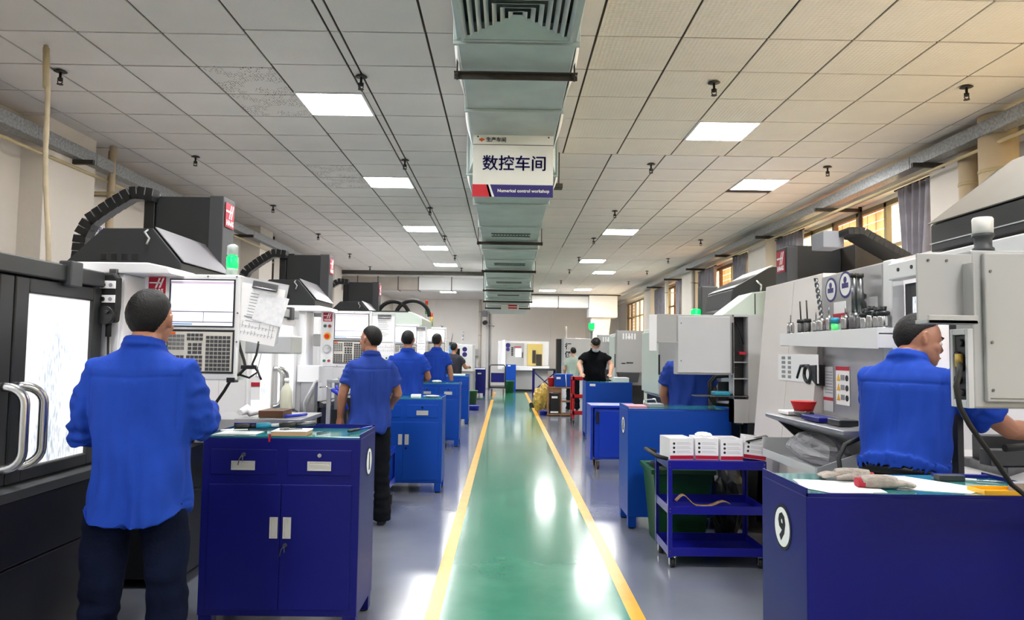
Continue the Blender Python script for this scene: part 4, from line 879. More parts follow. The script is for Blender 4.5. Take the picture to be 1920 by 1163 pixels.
# tool shelf on its front with tool holders
t = thing('tool_shelf', 'light grey sheet metal shelf full of tool holders on right machine', 'shelf', (1.87, 4.05, 1.53))
b = MB(); b.box(1.875, 1.98, 3.63, 4.53, 1.618, 1.626); b.box(1.875, 1.935, 4.53, 4.93, 1.618, 1.626); b.prism([(3.63, 1.545), (3.63, 1.652), (4.93, 1.652), (4.93, 1.575), (4.5, 1.565)], 'x', 1.868, 1.874); b.box(1.874, 1.98, 3.63, 3.635, 1.55, 1.652); b.box(1.874, 1.93, 4.925, 4.93, 1.57, 1.652)
part('tray', b, ['white_metal'], t, .001)
def tool_holder(x, y, z, r, h, kind, lab):
    t = thing('tool_holder', lab, 'tool holder', (x, y, z), 'tool holders on the machine shelf')
    part('flange', MB().lathe([(r * .6, 0), (r * 1.25, .004), (r * 1.25, .012), (r * .9, .016), (r * 1.2, .02), (r * 1.2, .028), (r * .8, .032)], (x, y, z), 16), ['steel'], t)
    part('collet_body', MB().lathe([(r * .95, .032), (r, .04), (r, h * .8), (r * .8, h)], (x, y, z), 16), ['steel_dark' if kind % 2 else 'steel'], t)
    if kind == 0: part('tool_bit', MB().cyl((x, y, z + h), (x, y, z + h + .05), .004, n=8), ['steel_dark'], t)
    if kind == 1: part('nut', MB().lathe([(r * 1.15, 0), (r * 1.2, .01), (r * 1.1, .022)], (x, y, z + h - .01), 16), ['black'], t); part('tool_bit', MB().cyl((x, y, z + h), (x - .002, y + .01, z + h + .13), .005, n=8), ['iron'], t)
    if kind == 2:
        b = MB(); n = 40; vs = []
        for i in range(n + 1):
            for j in range(8): a = 2 * PI * j / 8 + i * .55; rr = .013 if j % 4 < 2 else .008; vs.append((x + rr * math.cos(a) - i * .0004, y + rr * math.sin(a) + i * .001, z + h + i * .0062))
        b.add(vs, [(i * 8 + j, i * 8 + (j + 1) % 8, (i + 1) * 8 + (j + 1) % 8, (i + 1) * 8 + j) for i in range(n) for j in range(8)], 0, True); part('drill_bit', b, ['steel_dark'], t)
    if kind == 3: part('boring_bar', MB().cyl((x, y, z + h), (x - .01, y - .01, z + h + .20), .018, .015, n=14), ['steel_dark'], t); part('bar_tip', MB().cyl((x - .01, y - .01, z + h + .20), (x - .01, y - .01, z + h + .22), .02, n=6), ['iron'], t)
    if kind == 4: part('nut', MB().lathe([(r * 1.25, 0), (r * 1.3, .012), (r * 1.2, .02)], (x, y, z + h - .01), 16), ['black'], t); part('insert_head', MB().cyl((x, y, z + h), (x, y, z + h + .035), .014, .02, n=8), ['black'], t)
SZ = 1.627
tl = [(4.83, .024, .10, 0, 'shortest tool holder at far left end of the shelf'), (4.66, .022, .10, 1, 'tool holder with long thin dark drill, left of pair'), (4.56, .02, .10, 1, 'tool holder with thin drill, right of pair'), (4.48, .02, .10, 0, 'slim tool holder left of the big twist drill'),
      (4.40, .029, .11, 2, 'tool holder carrying the tall twist drill'), (4.30, .017, .12, 0, 'narrow pointed tool holder right of the twist drill'), (4.09, .026, .11, 0, 'plain bright holder under the red funnel'), (4.0, .032, .12, 3, 'holder with the thick left boring bar'), (3.93, .026, .11, 3, 'holder with the slimmer right boring bar'),
      (3.865, .024, .10, 4, 'black nut holder right of the boring bars'), (3.80, .024, .11, 4, 'second black nut holder from the right end'), (3.735, .022, .10, 4, 'third holder from the right boring bar, black collar'), (3.68, .026, .10, 4, 'rightmost bright tool holder with black collar')]
for y, r, h, k, lab in tl: tool_holder(1.905 if y > 4.5 else 1.925 + .012 * (k == 3), y, SZ, r, h, k, lab)
t = thing('marker_pot', 'green container with teal lid on the tool shelf', 'container', (1.915, 4.20, SZ)); part('cup', MB().lathe([(.02, 0), (.022, .07)], (1.915, 4.20, SZ), 14), ['lime'], t); part('lid', MB().lathe([(.024, .07), (.024, .1), (.02, .102)], (1.915, 4.20, SZ), 14), ['cyan_cap'], t)
t = thing('sticker_sheet', 'round blue and white safety stickers on the satin plate', 'sticker', (1.984, 4.2, 1.8))
for yy, zz, r in ((4.40, 1.91, .075), (4.21, 1.925, .08)):
    b = MB(); b.disc((1.984, yy, zz), r, (-1, 0, 0), 28, 0, .001); b.disc((1.983, yy, zz), r * .82, (-1, 0, 0), 28, 1, .001); b.box(1.981, 1.982, yy - r * .5, yy + r * .5, zz - r * .25, zz + .01, 0); b.disc((1.9825, yy, zz + r * .35), r * .25, (-1, 0, 0), 14, 0, .001); part('round_sticker', b, ['sign_blue', 'paper'], t)
b = MB(); b.box(1.982, 1.984, 4.20, 4.36, 1.66, 1.83, 1); b.prism([(4.19, 1.76), (4.37, 1.76), (4.33, 1.70), (4.23, 1.70)], 'x', 1.978, 1.982, 0); part('red_sticker', b, ['logo_red', 'paper'], t)
part('lettering', MB().text('SS', .13, facing(1.981, 4.03, 1.80, '-x'), off=.006), ['ink'], t); b = MB(); b.box(1.981, 1.984, 3.84, 3.93, 1.76, 1.83, 0); part('label_card', b, ['light_grey'], t)
# notices, hook and warning labels on the front
t = thing('notice_sheet', 'white laminated notice below the left end of tool shelf', 'notice', (1.96, 4.75, 1.4))
b = MB(); b.box(-.33, .33, -.003, .0, -.09, .09, 0)
for i in range(5): b.box(-.26, -.20, -.005, -.003, .055 - i * .032, .075 - i * .032, 1); b.box(-.15, -.10, -.005, -.003, .055 - i * .032, .075 - i * .032, 2)
b.xf(Matrix.Translation((1.935, 4.80, 1.425)) @ Matrix.Rotation(-PI / 2, 4, 'Z')); part('sheet', b, ['paper', 'ink_grey', 'ink_grey'], t)
t = thing('hose_hook', 'black round gun holder bracket under the tool shelf', 'bracket', (1.96, 4.3, 1.35))
b = MB(); n = 22; b.tube([(1.93, 4.62 + .05 * math.cos(2 * PI * k / n), 1.39 + .05 * math.sin(2 * PI * k / n)) for k in range(n + 1)], .014, 8); b.tube([(1.93, 4.64, 1.442), (1.93, 4.73, 1.44), (1.93, 4.79, 1.36)], .010, 8); part('ring', b, ['black'], t); part('plate', MB().prism([(4.49, 1.32), (4.49, 1.45), (4.60, 1.445), (4.55, 1.35)], 'x', 1.925, 1.984), ['black'], t, .004)
t = thing('warning_label', 'white label with yellow triangles on the satin plate', 'label', (1.983, 4.05, 1.35))
b = MB(); b.box(1.981, 1.984, 4.17, 4.34, 1.22, 1.445, 0); b.box(1.979, 1.981, 4.17, 4.34, 1.422, 1.445, 1)
for k in range(3): b.prism([(4.285, 1.245 + k * .058), (4.325, 1.245 + k * .058), (4.305, 1.285 + k * .058)], 'x', 1.978, 1.981, 2); b.disc((1.981, 4.20, 1.262 + k * .058), .018, (-1, 0, 0), 14, 3, .002); b.box(1.978, 1.981, 4.23, 4.275, 1.25 + k * .058, 1.28 + k * .058, 4)
part('label', b, ['paper', 'logo_red', 'yellow', 'ink', 'ink_grey'], t)
t = thing('warning_label', 'tall grey and white instruction label left of the yellow triangles', 'label', (1.983, 4.4, 1.35))
b = MB(); b.box(1.981, 1.984, 4.38, 4.51, 1.17, 1.44, 0); b.box(1.979, 1.981, 4.38, 4.51, 1.235, 1.255, 1)
for k in range(8): b.box(1.979, 1.981, 4.39, 4.49, 1.28 + k * .018, 1.285 + k * .018, 2)
part('label', b, ['light_grey', 'logo_red', 'ink_grey'], t)
# lower steel trays
t = thing('side_tray', 'upper steel tray on the right machine holding a red brush', 'tray', (1.75, 4.1, 1.05))
b = MB(); b.prism([(1.63, 1.145), (1.63, 1.125), (1.98, 1.00), (1.98, 1.15)], 'y', 3.5, 4.55); part('tray', b, ['satin_plate'], t, .003); b = MB(); b.prism([(1.70, 1.10), (1.98, .85), (1.98, 1.05)], 'y', 4.5, 4.53); part('bracket', b, ['charcoal'], t)
t = thing('chip_tray', 'lower tilted steel tray holding a crumpled plastic bag', 'tray', (1.75, 4.1, .85))
b = MB(); b.box(1.60, 1.98, 3.75, 4.52, .885, .893, 0); b.box(1.60, 1.607, 3.75, 4.52, .89, .93, 0); b.box(1.60, 1.98, 4.515, 4.52, .89, 1.0, 0); b.prism([(1.60, .885), (1.98, .885), (1.98, 1.06), (1.607, .93)], 'y', 3.745, 3.755); part('tray', b, ['light_grey'], t, .001)
part('bracket', MB().prism([(1.93, .60), (1.98, .60), (1.98, .884), (1.70, .884)], 'y', 4.0, 4.04), ['charcoal'], t)
t = thing('round_brush', 'red bristle hand brush standing on the upper steel tray', 'brush', (1.76, 4.25, 1.15))
part('bristles', MB().lathe([(.052, .03), (.060, .055), (.072, .085), (.074, .088)], (1.76, 4.28, 1.15), 28), ['brush_red'], t); part('collar', MB().lathe([(.03, .0), (.055, .02), (.055, .032)], (1.76, 4.28, 1.15), 24), ['steel_dark'], t); part('handle', MB().tube([(1.76, 4.24, 1.17), (1.74, 4.12, 1.172)], [.012, .016], 10), ['black'], t)
for k, (x, y, w, m, lab) in enumerate([(1.74, 4.42, .08, 'paper', 'white striped packet under the red brush'), (1.72, 3.98, .12, 'cab_navy', 'dark blue tool case on the upper steel tray'), (1.74, 3.74, .07, 'charcoal', 'small dark gauge on the upper steel tray')]):
    b = MB(); b.box(x - .05, x + .05, y - w, y + w, 1.151, 1.172 + .005 * k, 0); single('tool_case' if k else 'packet', b, [m], lab, 'case' if k else 'packet', bevel=.005)
def crumple(name, c, r, lab, m='plastic_bag', seed=1):
    b = MB(); n, k = 22, 14; vs = []
    for i in range(k + 1):
        for j in range(n):
            a = 2 * PI * j / n; e = PI * i / k; d = Vector((math.cos(a) * math.sin(e), math.sin(a) * math.sin(e), math.cos(e)))
            q = 1 + .22 * noise.noise(d * 3.1 + Vector((seed, 0, 0))) + .12 * noise.noise(d * 8 + Vector((0, seed, 0))); p = Vector((d.x * r[0], d.y * r[1], d.z * r[2])) * q; vs.append((c[0] + p.x, c[1] + p.y, max(c[2] + p.z + r[2], c[2] + .001)))
    b.add(vs, [(i * n + j, (i + 1) * n + j, (i + 1) * n + (j + 1) % n, i * n + (j + 1) % n) for i in range(k) for j in range(n)], 0, False)
    return single(name, b, [m], lab, name.replace('_', ' '))
crumple('plastic_bag', (1.79, 4.15, .895), (.13, .28, .085), 'crumpled clear plastic bag in the lower steel tray', seed=3)
t = thing('coolant_hose', 'short black hose with brass nozzle behind the right worker', 'hose', (1.7, 3.5, .9)); part('hose', MB().tube([(1.55, 3.35, .92), (1.56, 3.4, 1.03), (1.60, 3.42, 1.09), (1.68, 3.44, 1.12)], .011, 8), ['black_rubber'], t); part('nozzle', MB().tube([(1.68, 3.44, 1.12), (1.74, 3.45, 1.16), (1.82, 3.47, 1.17)], .009, 8), ['gold_film'], t)

# second right machine
t = thing('machining_centre', 'second right machining centre, mint top, grey pendant seen from behind', 'machine', (2.8, 7.5, 0), 'machining centres on the right')
part('base', MB().box(2.05, 3.8, 6.35, 8.8, .05, .9), ['charcoal'], t, .01); part('enclosure', MB().box(2.06, 3.6, 6.33, 8.8, .9, 1.85), ['light_grey'], t, .01)
part('side_post', MB().prism([(2.13, .1), (2.30, .1), (2.38, 1.85), (2.22, 1.85)], 'y', 6.2, 6.34), ['grey_metal'], t, .006)
part('upper_slope', MB().prism([(1.87, 1.85), (2.13, 2.05), (2.55, 2.10), (2.55, 1.85)], 'y', 6.24, 6.62), ['mint_metal'], t, .006); part('seam', MB().box(2.148, 2.156, 6.235, 6.24, 1.86, 2.04), ['charcoal'], t)
b = MB(); b.box(2.27, 2.36, 6.23, 6.24, 1.90, 2.04, 0); b.text('危险', .042, facing(2.315, 6.229, 2.01, '-y'), 1, .001); b.text('注意', .042, facing(2.315, 6.229, 1.955, '-y'), 1, .001); b.text('安全', .03, facing(2.315, 6.229, 1.915, '-y'), 2); part('warning_sticker', b, ['light_grey', 'ink', 'ink_grey'], t)
K = part('side_cabinet', MB().box(2.07, 2.21, 6.18, 6.31, .93, 1.85), ['light_grey'], t, .005); b = MB(); b.box(1.945, 1.95, 6.18, 6.31, .93, 1.85); b.box(1.945, 2.07, 6.18, 6.31, .93, 1.13); b.box(1.945, 2.07, 6.18, 6.31, 1.835, 1.85); b.box(1.95, 2.07, 6.30, 6.31, 1.13, 1.84, 1); b.box(1.95, 2.07, 6.19, 6.30, 1.30, 1.308); b.box(1.95, 2.07, 6.19, 6.30, 1.44, 1.448); part('open_compartment', b, ['light_grey', 'charcoal'], K)
b = MB(); b.box(1.965, 2.03, 6.22, 6.28, 1.449, 1.51, 0); b.box(2.0, 2.06, 6.20, 6.25, 1.51, 1.535, 1); b.tube([(1.98, 6.25, 1.8), (2.02, 6.25, 1.72), (2.05, 6.24, 1.6)], .006, 6); b.box(1.96, 2.0, 6.22, 6.3, 1.309, 1.40, 0); part('stored_item', b, ['black', 'logo_red'], K)
P = part('control_panel', MB().box(1.455, 1.935, 6.16, 6.28, 1.335, 1.845), ['grey_metal'], t, .006); part('rear_cover', MB().box(1.465, 1.91, 6.15, 6.162, 1.35, 1.83), ['light_grey'], P, .004); part('gap_strip', MB().box(1.925, 1.935, 6.14, 6.16, 1.35, 1.78), ['black'], P)
b = MB(); b.box(1.28, 1.45, 6.14, 6.15, 1.60, 1.845); b.box(1.28, 1.45, 6.08, 6.15, 1.60, 1.61); part('document_shelf', b, ['grey_metal'], P, .002); part('white_board', MB().box(1.215, 1.28, 6.13, 6.15, 1.53, 1.84), ['white_metal'], P, .004)
b = MB(); bolts(b, [(1.49, 6.15, 1.77), (1.49, 6.15, 1.45)], .006, m=0); part('screw', b, ['steel_dark'], P)
part('under_post', MB().box(2.07, 2.22, 6.2, 6.32, .05, .93), ['charcoal'], t, .006); part('tray', MB().box(1.62, 2.07, 6.17, 6.31, 1.150, 1.158), ['steel_dark'], t)
hd = MB(); hd.prism([(2.09, 1.95), (2.12, 2.12), (2.24, 2.22), (2.5, 2.34), (2.9, 2.34), (2.9, 1.95)], 'y', 6.75, 7.6); H2 = part('hood', hd, ['charcoal'], t, .006)
b = MB(); b.add([(2.13, 6.74, 2.135), (2.13, 7.6, 2.135), (2.5, 7.6, 2.35), (2.5, 6.74, 2.35)], [(0, 1, 2, 3)]); o = part('hood_slope', b, ['grey_metal'], H2); sd = o.modifiers.new('s', 'SOLIDIFY'); sd.thickness = .006
b = MB(); b.tube([(2.33, 6.72, 2.20), (2.37, 6.70, 2.16), (2.36, 6.70, 2.08)], .012, 8); part('hook', b, ['steel'], H2)
part('top_motor', MB().box(2.6, 2.82, 9.6, 9.8, 2.0, 2.42), ['charcoal_soft'], t, .01)
t2 = thing('blue_packet', 'light blue packet on the tray below the second right pendant', 'packet', (1.85, 6.25, 1.158)); part('packet', MB().box(1.78, 1.92, 6.18, 6.29, 1.159, 1.195), ['cyan_cap'], t2, .01)
t2 = thing('hose_loop', 'black hose loops hanging below the second right pendant', 'hose', (1.95, 6.4, 1.05))
for dy in (0, .07): part('loop', MB().tube([(2.055, 6.40 + dy, 1.28), (1.98, 6.40 + dy, 1.32), (1.86, 6.40 + dy, 1.31), (1.82, 6.40 + dy, 1.26), (1.82, 6.40 + dy, 1.13), (1.86, 6.40 + dy, 1.07), (1.98, 6.40 + dy, 1.06), (2.055, 6.40 + dy, 1.08)], .014, 8), ['black_rubber'], t2)
part('plate', MB().box(1.88, 2.055, 6.41, 6.42, 1.10, 1.27), ['charcoal'], t2, .01)
# older machines further down the right side
def old_machine(y0, y1, xf, zt, lab, face='light_grey', letters=None):
    t = thing('machining_centre', lab, 'machine', (2.8, (y0 + y1) / 2, 0), 'machining centres on the right')
    part('base', MB().box(xf + .15, 3.9, y0, y1, 0, .85), ['charcoal'], t, .01); part('body', MB().box(xf + .1, 3.8, y0, y1, .85, zt), [face], t, .015)
    part('front_cover', MB().box(xf + .04, xf + .1, y0 + .1, (y0 + y1) / 2 - .02, .9, zt - .06), ['grey_metal'], t, .01); part('front_cover', MB().box(xf + .04, xf + .1, (y0 + y1) / 2 + .02, y1 - .1, .9, zt - .06), ['mint_metal'], t, .01)
    part('handle', MB().box(xf + .02, xf + .05, (y0 + y1) / 2 - .1, (y0 + y1) / 2 - .07, 1.2, 1.5), ['black'], t, .006)
    H = part('pendant', MB().box(xf - .1, xf + .45, y0 - .2, y0 - .02, 1.12, zt + .02), ['grey_metal'], t, .012)
    b = MB()
    for k in range(5): b.box(xf + .02 + k * .06, xf + .05 + k * .06, y0 - .205, y0 - .2, zt - .16, zt - .04)
    b.disc((xf + .155, y0 - .2, zt - .12), .035, (0, -1, 0), 14, 0, .006); part('lettering', b, ['paper'], H)
    b = MB(); b.box(xf + .0, xf + .08, y0 - .205, y0 - .2, 1.30, 1.32); b.box(xf + .1, xf + .24, y0 - .205, y0 - .2, 1.31, 1.335); part('slot', b, ['charcoal'], H)
    part('lower_box', MB().prism([(xf - .08, 1.12), (xf + .38, 1.12), (xf + .34, .92), (xf - .02, .92)], 'y', y0 - .2, y0), ['charcoal_soft'], t, .008)
    part('side_door', MB().box(xf + .5, xf + .75, y0 - .03, y0, .3, zt), ['mint_metal'], t, .01); return t
old_machine(15.2, 17.2, 2.4, 1.97, 'third right machine, old grey one with white letters on its pendant')
old_machine(9.4, 12.3, 2.25, 1.92, 'tall grey and mint machine right of the black shirted worker', 'mint_metal')
old_machine(17.9, 20.0, 2.35, 1.95, 'green tinted old machine behind the third right machine', 'mint_metal')
for x, y, z, lab in ((2.55, 9.7, 1.92, 'glowing green beacon above the second right pendant'), (2.0, 16.9, 2.02, 'distant glowing green beacon near the window corner')):
    t = thing('beacon_lamp', lab, 'lamp', (x, y, z)); part('lens', MB().lathe([(.06, .05), (.07, .07), (.07, .18), (.05, .2)], (x, y, z), 16), ['green_lamp'], t); part('base', MB().lathe([(.05, 0), (.05, .05)], (x, y, z), 16), ['lamp_clear'], t)
    if y > 15: part('stand', MB().cyl((x, y, 0), (x, y, z), .03, n=10), ['grey_metal'], t)
# white machine with black characters far right, and black column
t = thing('machining_centre', 'far white machine with black vertical characters near the back wall', 'machine', (2.0, 24, 0), 'machining centres on the right')
part('body', MB().box(1.92, 3.4, 24.0, 26.0, .0, 2.0), ['white_metal'], t, .02); part('black_column', MB().box(1.70, 1.86, 24.2, 24.6, 0, 1.98), ['black'], t, .01); part('side_panel', MB().box(1.86, 1.92, 24.1, 25.9, 0, 2.0), ['light_grey'], t, .01)
for k, ch in enumerate('行健天'): part('character', MB().text(ch, .22, facing(2.07, 23.995, 1.72 - k * .27, '-y'), off=.006), ['ink'], t)
part('mast', MB().cyl((2.0, 24.1, 2.0), (2.0, 24.1, 2.4), .03, n=8), ['lamp_white'], t)
# lathe straight ahead at the end of the lane
t = thing('lathe', 'grey lathe straight ahead at the end of the green lane', 'machine', (.9, 28.6, 0))
part('base', MB().box(-.0, 1.65, 28.2, 29.6, .08, .82), ['grey_metal'], t, .01); part('plinth', MB().box(.05, 1.6, 28.3, 29.5, 0, .08), ['black'], t); part('bed', MB().box(-.05, 1.7, 28.0, 28.3, .82, .98), ['white_metal'], t, .01)
part('body', MB().box(-.3, 1.7, 28.5, 29.6, .82, 1.95), ['white_metal'], t, .02); D = part('door', MB().box(.0, .72, 28.35, 28.5, .98, 1.88), ['grey_metal'], t, .01)
part('screen', MB().box(.38, .62, 28.34, 28.35, 1.33, 1.66), ['screen_lit'], D); b = MB()
for k in range(5): b.box(.22, .30, 28.34, 28.35, 1.38 + k * .07, 1.43 + k * .07)
part('vent_slot', b, ['black'], D); part('handle', MB().box(.64, .67, 28.3, 28.35, 1.3, 1.52), ['black'], D); part('banner', MB().box(.33, .6, 28.34, 28.35, 1.7, 1.74), ['logo_red'], D)
part('blue_sticker', MB().disc((.09, 28.345, 1.78), .09, (0, -1, 0), 20, 0, .005), ['sign_blue'], D); part('blue_sticker', MB().disc((.09, 28.345, 1.62), .07, (0, -1, 0), 20, 0, .005), ['sign_blue'], D)
part('column', MB().box(-.14, .0, 28.3, 28.5, .9, 2.0), ['white_metal'], t, .01); part('inside', MB().box(.85, 1.45, 28.45, 28.52, 1.0, 1.85), ['warm_interior'], t); b = MB(); b.box(1.05, 1.18, 28.4, 28.46, 1.1, 1.6); b.box(1.2, 1.42, 28.4, 28.46, 1.0, 1.45); part('tool_turret', b, ['iron'], t)
# ================================================================ tool cabinets, trolleys and what stands on them
def flush_pull(root, cx, y, cz, w, h, vert=False, m='steel', s=-1):
    b = MB(); f = y + s * .002
    b.box(cx - w / 2, cx + w / 2, f, y + s * .006, cz - h / 2, cz - h / 2 + .006); b.box(cx - w / 2, cx + w / 2, f, y + s * .006, cz + h / 2 - .006, cz + h / 2)
    b.box(cx - w / 2, cx - w / 2 + .008, f, y + s * .006, cz - h / 2 + .006, cz + h / 2 - .006); b.box(cx + w / 2 - .008, cx + w / 2, f, y + s * .006, cz - h / 2 + .006, cz + h / 2 - .006)
    b.box(cx - w / 2 + .008, cx + w / 2 - .008, y - .0005, f + .001, cz - h / 2 + .006, cz + h / 2 - .006)
    if vert: b.box(cx + w * .12, cx + w * .3, y + s * .002, y + s * .0045, cz - h / 2 + .01, cz + h / 2 - .01)
    else: b.box(cx - w / 2 + .012, cx + w / 2 - .012, y + s * .002, y + s * .0045, cz + .0, cz + h * .22)
    return part('handle', b, [m], root, .001)
def lock(root, cx, y, cz, s=-1, key=False):
    b = MB(); b.cyl((cx, y, cz), (cx, y + s * .006, cz), .011, n=14)
    if key: b.box(cx - .002, cx + .002, y + s * .035, y + s * .005, cz - .006, cz + .006); b.tube([(cx, y + s * .03, cz), (cx - .012, y + s * .03, cz - .02), (cx - .018, y + s * .028, cz - .05)], .003, 6); b.tube([(cx + .004, y + s * .03, cz), (cx + .006, y + s * .03, cz - .03)], .003, 6)
    return part('lock', b, ['chrome' if not key else 'steel_dark'], root)
def cabinet(x0, x1, yf, yb, h, m, label, front=True, num=None, side=None, keys=False, top='top_mat', tag=False, pulls='pull_silver'):
    t = thing('tool_cabinet', label, 'cabinet', ((x0 + x1) / 2, (yf + yb) / 2, 0), 'blue tool cabinets'); zb = .10
    part('body', MB().box(x0, x1, yf, yb, zb, h - .012), [m], t, .004)
    b = MB(); b.box(x0 + .004, x1 - .004, yf + .004, yb - .004, h - .012, h - .002); part('top', b, [top], t, .002)
    b = MB(); b.box(x0, x1, yb - .006, yb, h - .012, h + .022) if front else b.box(x0, x1, yf, yf + .004, h - .012, h - .001)
    b.box(x0, x0 + .005, yf, yb - .006, h - .012, h + (.016 if not front else .004)); b.box(x1 - .005, x1, yf, yb - .006, h - .012, h + .012); part('rim', b, [m], t)
    for xx in (x0 + .005, x1 - .075):
        for yy in (yf + .005, yb - .075): b = MB(); b.prism([(xx, yy), (xx + .07, yy), (xx + .07, yy + .07), (xx, yy + .07)], 'z', .012, zb); part('foot', b, [m], t, .003)
    for xx in (x0 + .04, x1 - .04):
        for yy in (yf + .04, yb - .04): part('levelling_pad', MB().lathe([(.028, 0), (.028, .010), (.012, .013)], (xx, yy, 0), 12), ['black_rubber'], t)
    xm = (x0 + x1) / 2 + .005
    if front:
        g = .006; zt, z1, z2 = h - .072, h - .205, h - .255
        for k, (a, c) in enumerate(((x0 + .045, xm - .03), (xm + .03, x1 - .045))):
            D = part('drawer', MB().box(a, c, yf - .006, yf + .01, z1, zt), [m], t, .003)
            flush_pull(D, (a + c) / 2, yf - .006, (z1 + zt) / 2 - .018, .125, .048, m=pulls); lock(D, (a + c) / 2, yf - .006, zt - .028, key=keys and k == 0)
        for k, (a, c) in enumerate(((x0 + .04, xm - .002), (xm + .002, x1 - .04))):
            D = part('door', MB().box(a, c, yf - .006, yf + .01, zb + .035, z2), [m], t, .003)
            flush_pull(D, xm + (-.032 if k == 0 else .038), yf - .006, zb + .46, .042, .11, True, m=pulls)
            if k: lock(D, xm + .03, yf - .006, zb + .37, key=keys)
    if num is not None:
        xs = x1 if side == 'right' else x0; s = 1 if side == 'right' else -1; yc = (yf + yb) / 2 + (.03 if side == 'right' else 0); zc = h - .165
        b = MB(); b.disc((xs, yc, zc), .082, (s, 0, 0), 32, 0, .002); b.disc((xs + s * .002, yc, zc), .071, (s, 0, 0), 32, 1, .001)
        b.text(num, .13, facing(xs + s * .0035, yc, zc - .003, '+x' if s > 0 else '-x'), 0, .005); part('number_disc', b, ['ink', 'paper'], t)
    if tag: part('card', MB().box(x0 + .07, x0 + .17, yf - .003, yf, h - .07, h - .03), ['paper'], t)
    return t
cabinet(-1.60, -.765, 3.90, 4.34, 1.04, 'cab_navy', 'navy blue two-door tool cabinet standing left of the lane, nearest left', num='1', side='right', keys=True)
cabinet(-1.50, -.665, 7.80, 8.22, 1.0, 'cab_blue', 'blue tool cabinet behind the navy one, second on the left')
cabinet(-1.42, -.72, 11.55, 12.0, 1.0, 'cab_blue', 'blue tool cabinet, third on the left, before third worker')
cabinet(-1.57, -.76, 15.2, 15.65, 1.0, 'cab_blue', 'blue tool cabinet, fourth on the left, partly hidden')
cabinet(-1.47, -.68, 24.8, 25.3, .93, 'cab_navy', 'violet blue cabinet far left at the end of the lane', top='paper')
cabinet(1.035, 1.92, 2.50, 2.93, 1.035, 'cab_navy', 'navy cabinet marked 9 in front of the right worker', False, '9', 'left')
cabinet(1.07, 1.97, 6.32, 6.80, 1.03, 'cab_blue', 'blue cabinet with oval mark behind the small trolley', False, '8', 'left')
cabinet(1.42, 2.24, 12.8, 13.35, 1.0, 'cab_blue', 'blue cabinet in front of the black shirted worker', False, tag=True)
cabinet(0.02, .40, 27.5, 27.9, 1.05, 'cab_blue', 'narrow blue cabinet at far end of the green lane', False, tag=True)
# red marker strip between posts on cabinet corners are dark plastic bumpers
def caster(root, x, y, r=.045, m='black_rubber'):
    b = MB(); b.cyl((x - .014, y, r), (x + .014, y, r), r, n=18); P = part('caster', b, [m], root)
    b = MB(); b.box(x - .022, x - .018, y - .02, y + .02, r - .01, r * 2 + .02); b.box(x + .018, x + .022, y - .02, y + .02, r - .01, r * 2 + .02); b.box(x - .03, x + .03, y - .03, y + .03, r * 2 + .015, r * 2 + .022); part('fork', b, ['steel'], P)
def trolley(x0, x1, y0, y1, zs, m, label, r=.045, th=.06, handle=None):
    t = thing('trolley', label, 'trolley', ((x0 + x1) / 2, (y0 + y1) / 2, 0), None)
    for z in zs:
        b = MB(); zf_ = z + th - .006 if z == zs[-1] and len(zs) > 2 else z; b.box(x0 + .005, x1 - .005, y0 + .005, y1 - .005, zf_, zf_ + .004)
        b.box(x0 + .002, x1 - .002, y0 + .001, y0 + .004, z, z + th); b.box(x0 + .002, x1 - .002, y1 - .004, y1 - .001, z, z + th); b.box(x0 + .001, x0 + .004, y0, y1, z, z + th); b.box(x1 - .004, x1 - .001, y0, y1, z, z + th)
        part('tray', b, [m], t, .001)
    for xx in (x0, x1):
        for yy in (y0, y1):
            sx = 1 if xx == x0 else -1; sy = 1 if yy == y0 else -1
            b = MB(); b.box(xx - sx * .002, xx + sx * .028, yy - sy * .002, yy + sy * .001, zs[0] - .01, zs[-1] + th); b.box(xx - sx * .002, xx + sx * .001, yy, yy + sy * .028, zs[0] - .01, zs[-1] + th)
            P = part('corner_post', b, [m], t)
            if sy > 0: b = MB(); [b.disc((xx + sx * .012, yy - .002, z + th * q), .004, (0, -1, 0), 8, 0, .002) for z in zs for q in (.3, .65)]; part('rivet', b, ['steel'], P, kind='stuff')
            caster(t, xx + sx * .035, yy + sy * .035, r)
    if handle: part('push_handle', MB().tube([(x0, y0 + .02, handle), (x0 - .08, y0 + .02, handle + .02), (x0 - .08, y1 - .02, handle + .02), (x0, y1 - .02, handle)], .014, 10), ['black_rubber'], t)
    return t
trolley(1.165, 1.86, 5.18, 5.62, (.085, .375, .69), 'cart_blue', 'three-tier blue trolley carrying white glove boxes', r=.032, handle=.76)
trolley(-1.42, -1.075, 6.78, 7.25, (.2, .50), 'cart_blue_b', 'small blue trolley behind the navy cabinet')
